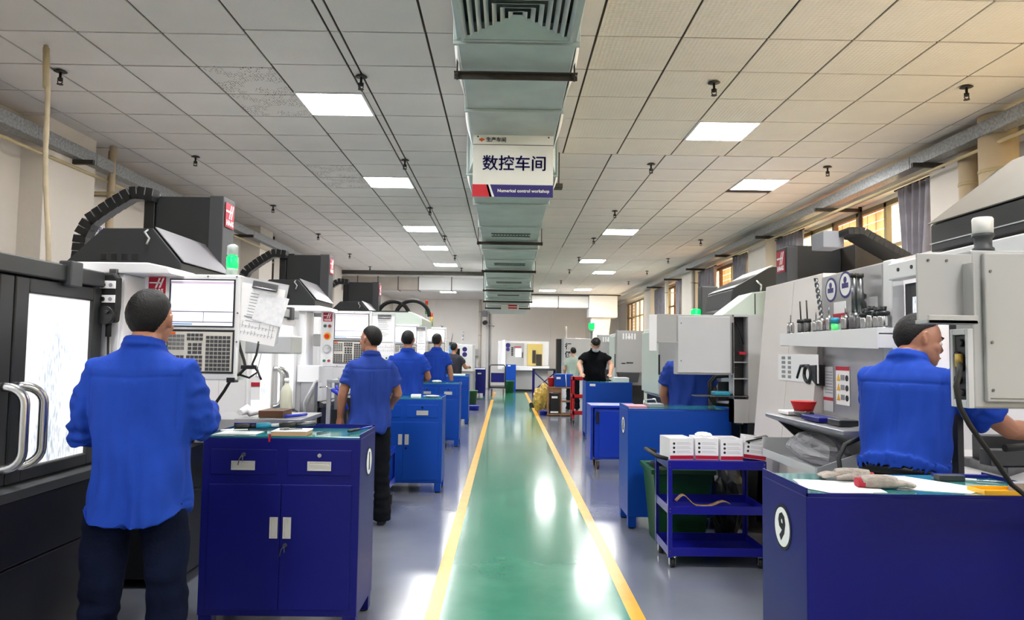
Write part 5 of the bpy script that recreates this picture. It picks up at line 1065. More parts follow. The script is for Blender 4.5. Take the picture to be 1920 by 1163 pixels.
# white glove boxes on the trolley
for k, (x, y, ang, w, dark) in enumerate(((1.275, 5.27, .12, .175, 0), (1.462, 5.28, -.05, .165, 0), (1.635, 5.26, .03, .16, 0), (1.805, 5.27, -.16, .155, 1))):
    z = .7485; lab = ['leftmost white box with red foot on the blue trolley', 'second white box from the left, paper heaped on top', 'third white box, grey top flaps, on the blue trolley', 'rightmost tilted white box with open dark lid'][k]
    t = thing('carton', lab, 'box', (x, y, z), 'white boxes on the trolley'); d = .2; h = .152
    b = MB(); b.box(x - w / 2, x + w / 2, y - .02, y - .017, z, z + h); b.box(x - w / 2, x + w / 2, y + d, y + d + .003, z, z + h); b.box(x - w / 2, x - w / 2 + .003, y - .017, y + d, z, z + h); b.box(x + w / 2 - .003, x + w / 2, y - .017, y + d, z, z + h); b.box(x - w / 2, x + w / 2, y - .02, y + d, z, z + .003)
    part('carton_body', b, ['box_white'], t)
    b = MB(); f = y - .0205; b.box(x - w / 2, x + w / 2, f, f + .001, z + .004, z + .03, 0)
    for q in range(3): b.disc((x - w * .33, f + .001, z + .055 + q * .03), .009, (0, -1, 0), 12, 1, .0015); b.box(x - w * .22, x + w * .4, f, f + .001, z + .05 + q * .03, z + .052 + q * .03, 2); b.box(x - w * .22, x + w * .33, f, f + .001, z + .06 + q * .03, z + .062 + q * .03, 2)
    part('print', b, ['logo_red', 'ink', 'ink_grey'], t)
    b = MB()
    if dark: b.box(x - w / 2, x + w / 2, y - .03, y + .05, z + h - .01, z + h); b.rot(-.35, 'Y', (x, y, z + h))
    else: b.box(x - w / 2 + .004, x + w / 2 - .004, y - .01, y + d - .01, z + h - .02, z + h - .012)
    part('flap', b, ['charcoal' if dark else ('paper' if k < 2 else 'box_grey')], t)
    t.rotation_euler.z = ang
    if dark: t.rotation_euler.y = .10; t.location.z += .008
    if k == 1: crumple('paper_heap', (x, y + .08, z + h), (.06, .07, .018), 'white crumpled tissue on top of the second white box', 'paper', 8)
t = thing('leather_belt', 'tan strap curled on the middle shelf of the blue trolley', 'strap', (1.5, 5.3, .43))
b = MB(); n = 26; vs = []
for i in range(n + 1):
    u = i / n; xx = 1.225 + .385 * u; zz = .432 + .075 * math.exp(-((u - .14) / .15) ** 2) + .035 * math.exp(-((u - .88) / .16) ** 2); vs += [(xx, 5.20, zz), (xx, 5.255, zz)]
b.add(vs, [(2 * i, 2 * i + 2, 2 * i + 3, 2 * i + 1) for i in range(n)], 0, True); o = part('strap', b, ['leather'], t); sd = o.modifiers.new('s', 'SOLIDIFY'); sd.thickness = .006
# green bin behind trolley, dark bag beside it
t = thing('waste_bin', 'dark green plastic bin standing behind the blue trolley', 'bin', (1.38, 5.95, 0))
b = MB(); A = [(1.22, 5.78), (1.58, 5.78), (1.58, 6.12), (1.22, 6.12)]; Bq = [(1.17, 5.72), (1.64, 5.72), (1.64, 6.18), (1.17, 6.18)]
vs = [(x, y, .0) for x, y in A] + [(x, y, .60) for x, y in Bq] + [(x * .94 + 1.405 * .06, y * .94 + 5.95 * .06, .60) for x, y in Bq] + [(x, y, .03) for x, y in A]
b.add(vs, [(0, 3, 2, 1)] + [(i, (i + 1) % 4, 4 + (i + 1) % 4, 4 + i) for i in range(4)] + [(4 + i, 4 + (i + 1) % 4, 8 + (i + 1) % 4, 8 + i) for i in range(4)] + [(8 + i, 8 + (i + 1) % 4, 12 + (i + 1) % 4, 12 + i) for i in range(4)] + [(12, 13, 14, 15)])
part('bucket', b, ['bin_green'], t, .006); b = MB(); b.box(1.15, 1.66, 5.70, 5.73, .565, .605); b.box(1.15, 1.66, 6.17, 6.2, .565, .605); b.box(1.15, 1.18, 5.73, 6.17, .565, .605); b.box(1.63, 1.66, 5.73, 6.17, .565, .605); part('rim', b, ['bin_green'], t, .006)
crumple('bin_liner', (1.40, 5.95, .50), (.2, .19, .09), 'dark crumpled liner in the green bin', 'black', 5)
crumple('black_sack', (1.83, 5.98, .0), (.13, .16, .33), 'black sack standing right of the green bin', 'charcoal', 11)
# blue box cart with large wheel, further back
t = thing('box_cart', 'bright blue closed cart on casters in front of the far blue cabinet', 'cart', (1.4, 9.7, 0))
part('box', MB().box(1.17, 1.75, 9.5, 9.95, .13, .80), ['cart_blue_b'], t, .01); part('panel', MB().box(1.23, 1.72, 9.49, 9.5, .16, .76), ['cart_blue_b'], t, .003); part('frame', MB().box(1.12, 1.75, 9.47, 9.98, .80, .83), ['cart_blue_b'], t, .004); part('side_post', MB().box(1.12, 1.15, 9.48, 9.97, .12, .80), ['cart_blue_b'], t, .004)
b = MB(); b.box(1.19, 1.23, 9.478, 9.49, .60, .75); part('latch', b, ['black'], t)
for xx in (1.22, 1.7):
    for yy in (9.55, 9.9): caster(t, xx, yy, .05, 'wood_dark')
# red tool cart
t = thing('tool_cart', 'narrow red tool cart beyond the far blue cabinet', 'cart', (1.6, 15.7, 0))
for xx in (1.46, 1.75):
    for yy in (15.5, 16.0): part('post', MB().box(xx - .02, xx + .02, yy - .02, yy + .02, .1, 1.0), ['cart_red'], t, .003); caster(t, xx, yy, .045)
for z in (.2, .55, .93): b = MB(); b.box(1.44, 1.77, 15.48, 16.02, z, z + .01); b.box(1.44, 1.77, 15.48, 15.49, z, z + .08); b.box(1.44, 1.45, 15.48, 16.02, z, z + .08); part('tray', b, ['cart_red'], t)
single('paper_stack', MB().box(1.50, 1.72, 15.55, 15.9, .941, 1.0), ['paper'], 'white papers on the top of the red cart', 'papers')
# wooden shelf with black bin, blue crate on it
t = thing('wooden_shelf', 'open wooden shelf box beside the lane with black bin inside', 'shelf', (1.35, 17.6, 0))
for xx in (1.03, 1.33, 1.60): part('side', MB().box(xx, xx + .025, 17.4, 17.9, 0, .66), ['wood'], t, .003)
for z in (.02, .33, .66): part('board', MB().box(1.02, 1.64, 17.38, 17.92, z, z + .03) if z != .33 else MB().box(1.35, 1.60, 17.4, 17.9, z, z + .02), ['wood'], t, .003)
part('apron', MB().box(1.055, 1.33, 17.40, 17.42, .56, .66), ['wood'], t)
t = thing('black_bin', 'tall black bin with white label inside the wooden shelf', 'bin', (1.2, 17.6, .05)); part('bin', MB().box(1.08, 1.30, 17.45, 17.8, .052, .53), ['black'], t, .01); part('label', MB().box(1.12, 1.26, 17.445, 17.45, .42, .47), ['paper'], t); part('label', MB().box(1.09, 1.28, 17.445, 17.45, .07, .11), ['paper'], t)
t = thing('crate', 'blue crate with white card on the wooden shelf', 'crate', (1.45, 17.7, .69)); part('body', MB().box(1.2, 1.63, 17.45, 17.85, .691, 1.0), ['cab_blue'], t, .01); part('card', MB().box(1.23, 1.33, 17.445, 17.45, .88, .93), ['paper'], t); part('cord', MB().cyl((1.47, 17.44, .70), (1.45, 17.44, .99), .008, n=6), ['paper'], t)
t = thing('bucket', 'red plastic bucket left of the blue crate', 'bucket', (1.1, 17.6, .69)); part('body', MB().lathe([(.07, 0), (.085, .2), (.09, .205), (.09, .22)], (1.11, 17.62, .691), 20), ['red_plastic'], t)
crumple('gold_film', (.86, 18.6, .0), (.14, .16, .30), 'heap of gold wrapping film beside the right lane line', 'gold_film', 4)
crumple('gold_film', (1.05, 19.6, .0), (.15, .2, .35), 'taller gold film heap behind the first heap', 'gold_film', 9)
t = thing('basin', 'flat blue basin on the floor beside the lane', 'basin', (.93, 17.6, 0)); part('bowl', MB().lathe([(.09, 0), (.10, .09), (.11, .095), (.10, .10), (.085, .02)], (.93, 17.65, 0), 20), ['blue_plastic'], t)
b = MB(); b.tube([(.72 + .0, 19.9, .06), (.85, 20.0, .08), (.95, 20.1, .05)], .09, 10); single('dark_bag', b, ['charcoal'], 'dark bag on the floor behind the gold film', 'bag')
# blue rack table, flatbed cart, bins at the far end
t = thing('rack_table', 'blue framed rack table in front of the end lathe', 'table', (1.3, 25.0, 0))
for xx in (.98, 1.72):
    for yy in (24.9, 25.6): part('post', MB().box(xx - .03, xx + .03, yy - .03, yy + .03, 0, .95), ['cab_navy'], t)
part('top', MB().box(.95, 1.75, 24.87, 25.63, .90, .96), ['charcoal_soft'], t, .005); b = MB(); b.cyl((.98, 24.88, .2), (1.72, 24.88, .85), .02, n=6); b.cyl((.98, 24.88, .85), (1.72, 24.88, .2), .02, n=6); part('cross_brace', b, ['cab_navy'], t)
t = thing('flatbed_cart', 'dark flatbed cart with tube handle left of the narrow cabinet', 'cart', (-.35, 26, 0))
part('handle', MB().tube([(-.55, 25.5, .3), (-.55, 25.5, 1.0), (-.50, 25.5, 1.06), (-.05, 25.5, 1.06), (0, 25.5, 1.0), (0, 25.5, .3)], .022, 8), ['charcoal'], t); part('panel', MB().box(-.5, -.03, 25.5, 25.53, .45, .78), ['cab_navy'], t); part('deck', MB().box(-.56, .02, 25.5, 26.5, .24, .3), ['charcoal'], t, .01)
for xx in (-.48, -.06):
    for yy in (25.6, 26.4): caster(t, xx, yy, .09, 'wood_dark')
for x, y, lab in ((.16, 26.9, 'green bucket in front of the narrow far cabinet'), (-.93, 19.8, 'dark green bucket right of the fourth left cabinet')):
    t = thing('bucket', lab, 'bucket', (x, y, 0)); part('body', MB().lathe([(.14, .0), (.18, .42), (.19, .43), (.19, .46)], (x, y, 0), 20), ['bin_green'], t)
t = thing('basin', 'blue basin left of the lane beside dark green bucket', 'basin', (-.75, 18.8, 0)); part('bowl', MB().lathe([(.13, 0), (.15, .12), (.16, .125)], (-.80, 18.8, 0), 20), ['blue_plastic'], t)

# things on the nearest navy cabinet (left)
Z1 = 1.0385
t = thing('notebook', 'cream notebook with red ribbon on the nearest left cabinet', 'notebook', (-1.15, 4.0, Z1)); b = MB(); b.box(-1.245, -1.06, 3.905, 4.06, Z1, Z1 + .022, 0); b.box(-1.248, -1.057, 3.902, 4.063, Z1 + .022, Z1 + .026, 1); b.rot(.05, 'Z', (-1.15, 3.98, 0)); part('pages', b, ['card', 'paper'], t, .002); part('ribbon', MB().box(-1.25, -1.244, 3.885, 3.905, Z1 - .03, Z1 + .01), ['red_plastic'], t)
t = thing('caliper', 'grey vernier caliper lying on the cream notebook', 'caliper', (-1.15, 4.0, Z1 + .03)); b = MB(); b.box(-1.22, -1.10, 3.97, 3.985, Z1 + .028, Z1 + .033); b.box(-1.20, -1.17, 3.96, 4.0, Z1 + .028, Z1 + .036); b.box(-1.215, -1.205, 3.985, 4.02, Z1 + .028, Z1 + .033); b.rot(.3, 'Z', (-1.16, 3.98, 0)); part('beam', b, ['steel_dark'], t)
def roundbar(name, p0, p1, r, mats, lab, cat):
    t = thing(name, lab, cat, tuple(Vector(p0).lerp(Vector(p1), .5))); m_ = Vector(p0).lerp(Vector(p1), .45)
    part('handle', MB().tube([p0, Vector(p0).lerp(m_, .5), m_], [r * .8, r, r * .9], 10), [mats[0]], t); part('shaft', MB().tube([m_, p1], r * .6, 8), [mats[1]], t); return t
roundbar('screwdriver', (-1.53, 4.16, Z1 + .018), (-1.36, 4.20, Z1 + .018), .018, ['black', 'charcoal'], 'thick black handled tool at left rear of navy cabinet', 'tool')
roundbar('wrench', (-1.40, 4.13, Z1 + .03), (-1.24, 4.2, Z1 + .03), .016, ['cyan_cap', 'paper'], 'blue and white tool in the middle of navy cabinet top', 'tool')
roundbar('air_gun', (-1.28, 4.16, Z1 + .025), (-1.09, 4.22, Z1 + .04), .022, ['charcoal', 'steel_dark'], 'dark air gun lying behind the cream notebook', 'air gun')
roundbar('pen', (-1.03, 4.02, Z1 + .004), (-.985, 4.12, Z1 + .004), .004, ['black', 'black'], 'thin black pen right of the cream notebook', 'pen')
roundbar('screwdriver', (-.87, 4.08, Z1 + .01), (-.775, 4.28, Z1 + .018), .009, ['black', 'cart_blue_b'], 'blue and black screwdriver at right rear of navy cabinet', 'tool')
roundbar('file', (-1.58, 4.08, Z1 + .006), (-1.45, 4.14, Z1 + .006), .007, ['paper', 'paper'], 'white stick at left front of navy cabinet top', 'stick')
single('sheet', MB().box(-1.56, -1.34, 3.95, 4.1, Z1 + .0005, Z1 + .002), ['paper_print'], 'thin white sheet under the tools on navy cabinet', 'paper')
# things on cabinet two and three and beyond
single('parts_box', MB().box(-1.02, -.92, 7.9, 8.0, .999, 1.03), ['paper'], 'small white box on the second left cabinet', 'box', bevel=.003)
crumple('cloth_rag', (-.80, 7.98, .999), (.09, .05, .012), 'grey rag at right end of the second left cabinet', 'grey_metal', 2)
crumple('cloth_rag', (-1.25, 7.98, .999), (.08, .06, .02), 'black rag beside the second worker arm', 'black', 6)
crumple('cloth_rag', (-1.1, 11.75, .999), (.08, .06, .02), 'white rag on the third left cabinet', 'paper', 7)
single('parts_tray', MB().box(-1.2, -.85, 15.3, 15.55, .999, 1.03), ['white_metal'], 'white tray on the fourth left cabinet', 'tray', bevel=.003)
single('magazine', MB().box(1.10, 1.27, 6.5, 6.72, 1.0285, 1.04), ['pink_paper'], 'pink magazine on the blue cabinet with oval mark', 'magazine', bevel=.002)
t = thing('gauge_box', 'grey case with bowed handle on the blue cabinet with oval mark', 'case', (1.4, 6.6, 1.0285)); part('case', MB().box(1.28, 1.42, 6.5, 6.65, 1.0285, 1.06), ['ink_grey'], t, .004); part('handle', MB().tube([(1.27, 6.66, 1.03), (1.28, 6.70, 1.08), (1.38, 6.70, 1.09), (1.41, 6.66, 1.03)], .008, 8), ['steel'], t)
single('parts_box', MB().box(1.95, 2.2, 12.9, 13.2, .999, 1.08), ['box_white'], 'white printed carton on the cabinet before black shirted worker', 'box', bevel=.004)
# nearest right cabinet: papers, gloves, blocks, yellow tray
Z9 = 1.0335
def sheet(name, pts, z, lab, m='paper'):
    b = MB(); b.prism(pts, 'z', z, z + .0012); return single(name, b, [m], lab, 'paper')
sheet('paper_sheet', [(1.075, 2.62), (1.10, 2.78), (1.36, 2.74), (1.33, 2.53), (1.16, 2.51)], Z9, 'white paper under the left glove on cabinet 9')
sheet('paper_sheet', [(1.06, 2.60), (1.09, 2.72), (1.30, 2.68), (1.27, 2.51), (1.12, 2.505)], Z9 + .0015, 'topmost left paper at the corner of cabinet 9')
sheet('drawing_sheet', [(1.36, 2.90), (1.58, 2.88), (1.74, 2.62), (1.62, 2.53), (1.40, 2.60)], Z9, 'large white drawing right of the gloves on cabinet 9')
sheet('drawing_sheet', [(1.38, 2.91), (1.52, 2.90), (1.66, 2.66), (1.60, 2.62), (1.42, 2.70)], Z9 + .0015, 'folded grey printed drawing on top of the large one', 'paper_print')
def glove(x, y, z, ang, lab, cuff, dark):
    t = thing('work_glove', lab, 'glove', (x, y, z), 'gloves on the nearest right cabinet'); 
    sk = [((-.07, 0, .016), .030), ((-.03, 0, .018), .033), ((.02, 0, .017), .034), ((.05, 0, .015), .030)]
    b = MB(); b.tube([p for p, r in sk], [r * .95 for p, r in sk], 12)
    for k, dy in enumerate((-.024, -.008, .008, .023)): b.tube([(.04, dy * .9, .014), (.075, dy * 1.15, .017), (.105 - .008 * abs(k - 1.5), dy * 1.3, .011), (.12 - .012 * abs(k - 1.5), dy * 1.35, .008)], [.012, .011, .010, .007], 8)
    b.tube([(-.01, .028, .014), (.025, .05, .016), (.055, .058, .010)], [.013, .012, .009], 8)
    for i, v in enumerate(b.v): b.v[i] = (v[0], v[1], max(.0, v[2] * .85 + .003))
    b.rot(ang, 'Z', (0, 0, 0)); b.xf(Matrix.Translation((x, y, z))); o = part('glove', b, ['glove'], t)
    rm = o.modifiers.new('r', 'REMESH'); rm.mode = 'VOXEL'; rm.voxel_size = .004; rm.use_smooth_shade = True; s_ = o.modifiers.new('s', 'SMOOTH'); s_.iterations = 3
    b = MB(); b.tube([(-.062, 0, .018), (-.085, 0, .018)], [.030, .028], 14); b.rot(ang, 'Z', (0, 0, 0)); b.xf(Matrix.Translation((x, y, z - .001)))
    for i, v in enumerate(b.v): b.v[i] = (v[0], v[1], z + max(.0, (v[2] - z) * .7))
    part('cuff', b, [cuff], t)
glove(1.31, 2.77, Z9 + .003, 2.9, 'worn grey work glove lying behind, fingers pointing left', 'glove_cuff', 0); glove(1.355, 2.62, Z9 + .003, -.15, 'worn grey work glove in front, fingers pointing right', 'glove_cuff', 1)
t = thing('metal_block', 'small black steel block on the right end of cabinet 9', 'block', (1.66, 2.8, Z9)); part('block', MB().box(1.66, 1.76, 2.78, 2.82, Z9, Z9 + .022), ['charcoal_soft'], t, .002)
single('ruler', MB().box(1.70, 1.90, 2.87, 2.892, Z9, Z9 + .012).rot(-.15, 'Z', (1.8, 2.88, 0)), ['cart_blue'], 'blue ruler at the rear of cabinet 9', 'ruler')
roundbar('file', (1.73, 2.80, Z9 + .006), (1.88, 2.74, Z9 + .006), .006, ['paper', 'steel'], 'small steel file behind the yellow tray', 'tool')
t = thing('parts_tray', 'yellow plastic tray at front right edge of cabinet 9', 'tray', (1.8, 2.55, Z9)); b = MB(); b.box(1.655, 1.90, 2.51, 2.60, Z9, Z9 + .004); b.box(1.655, 1.90, 2.507, 2.511, Z9, Z9 + .016); b.box(1.655, 1.90, 2.598, 2.602, Z9, Z9 + .016); b.box(1.652, 1.656, 2.507, 2.602, Z9, Z9 + .016); b.box(1.899, 1.903, 2.507, 2.602, Z9, Z9 + .016); part('tray', b, ['yellow'], t)
single('parts_box', MB().box(1.79, 1.84, 2.55, 2.59, Z9 + .0045, Z9 + .035), ['ink_grey'], 'small grey box standing in the yellow tray', 'box', bevel=.002)
t = thing('floor_hose', 'yellowish hose looped on the floor behind the foreground worker', 'hose', (-1.75, 3.9, 0)); part('hose', MB().tube([(-1.9, 4.3, .35), (-1.82, 4.1, .25), (-1.76, 3.95, .13), (-1.74, 3.8, .02), (-1.8, 3.6, .012), (-1.92, 3.45, .012)], .011, 8), ['conduit'], t)
# ================================================================ people
def ell(b, c, r, mtx=None, n=16, k=10):
    vs = []
    for i in range(k + 1):
        e = PI * i / k
        for j in range(n):
            a = 2 * PI * j / n; p = Vector((c[0] + r[0] * math.cos(a) * math.sin(e), c[1] + r[1] * math.sin(a) * math.sin(e), c[2] + r[2] * math.cos(e))); vs.append(mtx @ p if mtx else p)
    b.add(vs, [(i * n + j, (i + 1) * n + j, (i + 1) * n + (j + 1) % n, i * n + (j + 1) % n) for i in range(k) for j in range(n)], 0, True)
def loft(b, secs, mtx=None, n=28, p=2.4):
    """secs: (z, half width, half depth, y centre)"""
    vs = []
    for z, w, d, yc in secs:
        for j in range(n):
            a = 2 * PI * j / n; c_, s_ = math.cos(a), math.sin(a)
            v = Vector((w * math.copysign(abs(c_) ** (2 / p), c_), yc + d * math.copysign(abs(s_) ** (2 / p), s_), z)); vs.append(mtx @ v if mtx else v)
    k = len(secs); b.add(vs, [(i * n + j, i * n + (j + 1) % n, (i + 1) * n + (j + 1) % n, (i + 1) * n + j) for i in range(k - 1) for j in range(n)] , 0, True)
    bb = len(b.v) - k * n; b.f += [[bb + i for i in reversed(range(n))], [bb + (k - 1) * n + i for i in range(n)]]; b.m += [0, 0]; b.s += [True, True]
def baked(name, mb, m, parent, vox, smooth=4, fn=None, label=None):
    """voxel-fuse the overlapping pieces into one continuous surface, smooth it, then shape it vertex by vertex"""
    off = OFF[parent.name]; me = bpy.data.meshes.new('raw'); me.from_pydata([tuple(v) for v in mb.v], [], mb.f); o = bpy.data.objects.new('raw', me); COL.objects.link(o)
    r = o.modifiers.new('r', 'REMESH'); r.mode = 'VOXEL'; r.voxel_size = vox; r.use_smooth_shade = True
    s = o.modifiers.new('s', 'SMOOTH'); s.iterations = smooth; s.factor = .5
    dg = bpy.context.evaluated_depsgraph_get(); me2 = bpy.data.meshes.new_from_object(o.evaluated_get(dg)); bpy.data.objects.remove(o); bpy.data.meshes.remove(me)
    me2.name = name
    if fn:
        n = len(me2.vertices); co = np.empty(n * 3, 'f'); me2.vertices.foreach_get('co', co); co = co.reshape(-1, 3); no = np.empty(n * 3, 'f'); me2.vertices.foreach_get('normal', no); no = no.reshape(-1, 3)
        co = fn(co, no); me2.vertices.foreach_set('co', co.astype('f').ravel())
    me2.transform(Matrix.Translation((-off[0], -off[1], -off[2])))
    me2.materials.clear(); me2.materials.append(MATS[m]); me2.polygons.foreach_set('use_smooth', [True] * len(me2.polygons)); me2.update()
    q = bpy.data.objects.new(name, me2); COL.objects.link(q); q.parent = parent; OFF[q.name] = off
    if label: q['label'] = label
    return q
def vnoise(co, sc, seed):
    """cheap smooth pseudo noise from summed rotated sines (vectorised)"""
    rs = np.random.RandomState(seed); out = np.zeros(len(co)); p = co * np.array(sc)
    for k in range(7):
        d = rs.normal(size=3); d /= np.linalg.norm(d); f_ = rs.uniform(.7, 1.6); q = rs.uniform(0, 6.28)
        w = np.sin(p @ d * f_ + q + 1.3 * np.sin(p @ np.roll(d, 1) * f_ * .6 + q * 2)); out += w
    return out / 7
def hand(b, wr, dr, up, s, curl=.5, r=1.0):
    """palm plus four fingers of different lengths and a thumb leaving its side; dr = pointing way, up = back of the hand, s = thumb side sign"""
    dr = Vector(dr).normalized(); up = Vector(up); up = (up - dr * up.dot(dr)).normalized(); sd = dr.cross(up) * s
    wr = Vector(wr)
    b.tube([wr - dr * .01, wr + dr * .02, wr + dr * .05, wr + dr * .09], [.026, .030, .036, .034], 12)
    for k in range(4):
        off = sd * (.027 - k * .018); L = (.068, .078, .072, .056)[k]; p0 = wr + dr * .07 + off; a = 0; pts = [p0]; p = p0 + dr * .022; pts.append(p)
        for q in (.45, .32, .23): a += curl * .8; p = p + (dr * math.cos(a) - up * math.sin(a)) * L * q; pts.append(p)
        b.tube(pts, [.0105 * r, .0105 * r, .0095 * r, .009 * r, .0075 * r], 8)
    p0 = wr + dr * .02 + sd * .02; b.tube([p0, p0 + sd * .022 + dr * .022, p0 + sd * .032 + dr * .05 - up * .01, p0 + sd * .03 + dr * .072 - up * .02], [.013, .0125, .011, .009], 8)
def figure(label, H, loc, yaw, arms, shirt, lower='trousers', lean=0, head=(0, 0), hem=.80, hemcurve=.05, width=1.0, vox=.010, sleeve=.6, hairk=1.0, fringe=38, drop=0, skin='skin', tuck=False, seed=1, collar=True, mask=False, belly=1.0, stance=.11, hips=0, flat=False):
    t = thing('person', label, 'person', loc, None); k = H / 1.72; O = Vector(loc); R3 = Matrix.Rotation(yaw, 4, 'Z')
    G = Matrix.Translation(O) @ R3 @ Matrix.Scale(k, 4)
    hip = Vector((0, 0, .93)); U = Matrix.Translation(hip) @ Matrix.Rotation(-lean, 4, 'X') @ Matrix.Translation(-hip)
    nk = Vector((0, -.01, 1.47)); Hm = U @ Matrix.Translation((0, drop * .7, -drop)) @ Matrix.Translation(nk) @ Matrix.Rotation(head[0], 4, 'Z') @ Matrix.Rotation(-head[1], 4, 'X') @ Matrix.Translation(-nk)
    GU = G @ U; GH = G @ Hm; w = width
    near = vox < .007
    # ---- body: head, neck, arms, hands and legs fused into one surface
    b = MB()
    ell(b, (0, -.004, 1.622), (.077, .094, .096), GH, 24, 16); ell(b, (0, .030, 1.575), (.066, .066, .075), GH); ell(b, (0, .052, 1.540), (.050, .050, .045), GH); ell(b, (0, .082, 1.520), (.022, .018, .018), GH)
    b.tube([GH @ Vector(q) for q in ((0, .086, 1.616), (0, .097, 1.596), (0, .105, 1.580))], [.007 * k, .0095 * k, .011 * k], 8); ell(b, (0, .096, 1.576), (.017, .011, .008), GH)
    b.tube([GH @ Vector(q) for q in ((-.05, .064, 1.628), (-.025, .081, 1.632), (0, .083, 1.628), (.025, .081, 1.632), (.05, .064, 1.628))], [.010 * k] * 5, 8)
    for s in (-1, 1): ell(b, (s * .045, .062, 1.580), (.022, .022, .02), GH)
    ell(b, (0, .090, 1.549), (.024, .012, .007), GH); ell(b, (0, .088, 1.540), (.020, .012, .007), GH)
    for s in (-1, 1):
        b.tube([GH @ Vector((s * q[0], q[1], q[2])) for q in ((.075, .006, 1.575), (.082, .000, 1.585), (.088, -.012, 1.605), (.088, -.012, 1.622), (.082, .002, 1.628), (.076, .010, 1.612))], [.008 * k, .007 * k, .0065 * k, .0065 * k, .006 * k, .006 * k], 8)
        ell(b, (s * .078, -.002, 1.602), (.006, .014, .024), GH, 10, 8)
    b.tube([GH @ Vector((0, 0, 1.56)), GU @ Vector((0, -.012, 1.49)), GU @ Vector((0, -.02, 1.42))], [.052 * k, .053 * k, .070 * k], 16)
    loft(b, [(.95, .12 * w, .08, 0), (1.1, .12 * w, .08, 0), (1.3, .14 * w, .085, 0), (1.40, .14 * w, .07, -.01), (1.43, .08, .05, -.01)], GU)
    for s, (el, wr, hd) in zip((-1, 1), arms):
        sh = U @ Vector((s * .178 * w, -.012, 1.405)); el = Vector(el); wr = Vector(wr); el2 = el.lerp(wr, .22)
        s0 = U @ Vector((s * .10 * w, -.014, 1.375)); sh = U @ Vector((s * .168 * w, -.012, 1.362))
        P = [s0, sh, sh.lerp(el, .4), sh.lerp(el, .85), el, el2, el.lerp(wr, .6), wr]
        b.tube([G @ q for q in P], [x * k for x in (.040, .041, .044, .043, .042, .044, .036, .028)], 14)
        if hd: hand(b, G @ wr, (R3 @ Vector(hd[0])), (R3 @ Vector(hd[1])), hd[2], hd[3])
    for s in (-1, 1):
        b.tube([G @ Vector(q) for q in ((s * .08, 0, .95), (s * stance * .95, .0, .70), (s * stance, .012, .49), (s * stance * 1.05, -.012, .30), (s * stance * 1.08, -.02, .09))], [x * k for x in (.085, .07, .052, .05, .036)], 12)
        b.tube([G @ Vector(q) for q in ((s * stance * 1.08, -.03, .05), (s * stance * 1.15, .08, .035), (s * stance * 1.2, .15, .03))], [x * k for x in (.034, .034, .026)], 10)
    body = baked('body', b, skin, t, vox, 4 if near else 2)
    # ---- trousers
    b = MB(); loft(b, [(.84, .150 * w, .110, -.005), (.90, .156 * w, .112, -.008), (.97, .150 * w, .108, 0), (1.0, .142 * w, .100, 0)], G @ Matrix.Translation((0, 0, 0)))
    for s in (-1, 1):
        b.tube([G @ Vector(q) for q in ((s * .078, -.01, .92), (s * (.03 + stance * .62), -.01, .78), (s * stance, .006, .52), (s * stance * 1.05, -.008, .32), (s * stance * 1.08, -.015, .12), (s * stance * 1.08, -.005, .045))], [x * k for x in (.086 * w, .088 * w, .074, .070, .073, .078)], 20)
    def fold_t(co, no):
        z = co[:, 2]; d = .017 * vnoise(co, (14, 14, 75), seed) * np.clip(1.15 - np.abs(z - .25) * 1.6, .25, 1) + .012 * vnoise(co, (30, 30, 30), seed + 3); return co + no * d[:, None]
    baked('trousers', b, lower, t, .009 if near else .014, 3, fold_t)
    for s in (-1, 1):
        b = MB(); b.tube([G @ Vector(q) for q in ((s * stance * 1.08, -.065, .045), (s * stance * 1.08, -.02, .052), (s * stance * 1.14, .07, .042), (s * stance * 1.2, .16, .036), (s * stance * 1.22, .19, .034))], [x * k for x in (.040, .046, .046, .042, .026)], 14)
        for i, v in enumerate(b.v): b.v[i] = (v[0], v[1], max(v[2], .002))
        part('shoe', b, ['black'], t)
    # ---- shirt
    b = MB(); hz = hem
    secs = [(hz, .192 * w, .138 * belly, -.005), (hz + .03, .190 * w, .140 * belly, -.005), (.95, .178 * w, .138 * belly, .0), (1.08, .174 * w, .132 * belly, .004), (1.20, .190 * w, .128, 0), (1.32, .198 * w, .122, -.006), (1.375, .186 * w, .105, -.014), (1.415, .150 * w, .085, -.018), (1.450, .100 * w, .066, -.018), (1.468, .07, .058, -.014)]
    secs = [q for q in secs if q[0] <= hz + .031 or q[0] > hz + .06]
    if tuck: secs[0] = (hz - .05, .150 * w, .106, 0); secs[1] = (hz - .005, .166 * w, .120, 0); secs.insert(2, (hz + .018, .190 * w, .140, -.003)); secs.insert(3, (hz + .05, .194 * w, .142, -.004))
    loft(b, secs, GU, 36)
    for s, (el, wr, hd) in zip((-1, 1), arms):
        s0 = U @ Vector((s * .07 * w, -.016, 1.385)); sh = U @ Vector((s * .150 * w, -.014, 1.366)); el = Vector(el); wr = Vector(wr)
        if sleeve <= 1: e = sh.lerp(el, sleeve); P = [s0, sh, sh.lerp(e, .3), sh.lerp(e, .7), e, e + (el - sh).normalized() * .008]; Rr = [.058, .070, .076, .076, .079, .079]
        else:
            P = [s0, sh, sh.lerp(el, .35), sh.lerp(el, .8), el, el.lerp(wr, .2), el.lerp(wr, .7), el.lerp(wr, .92)]; Rr = [.058, .070, .076, .070, .066, .064, .052, .045]
        b.tube([G @ q for q in P], [x * k for x in Rr], 20)
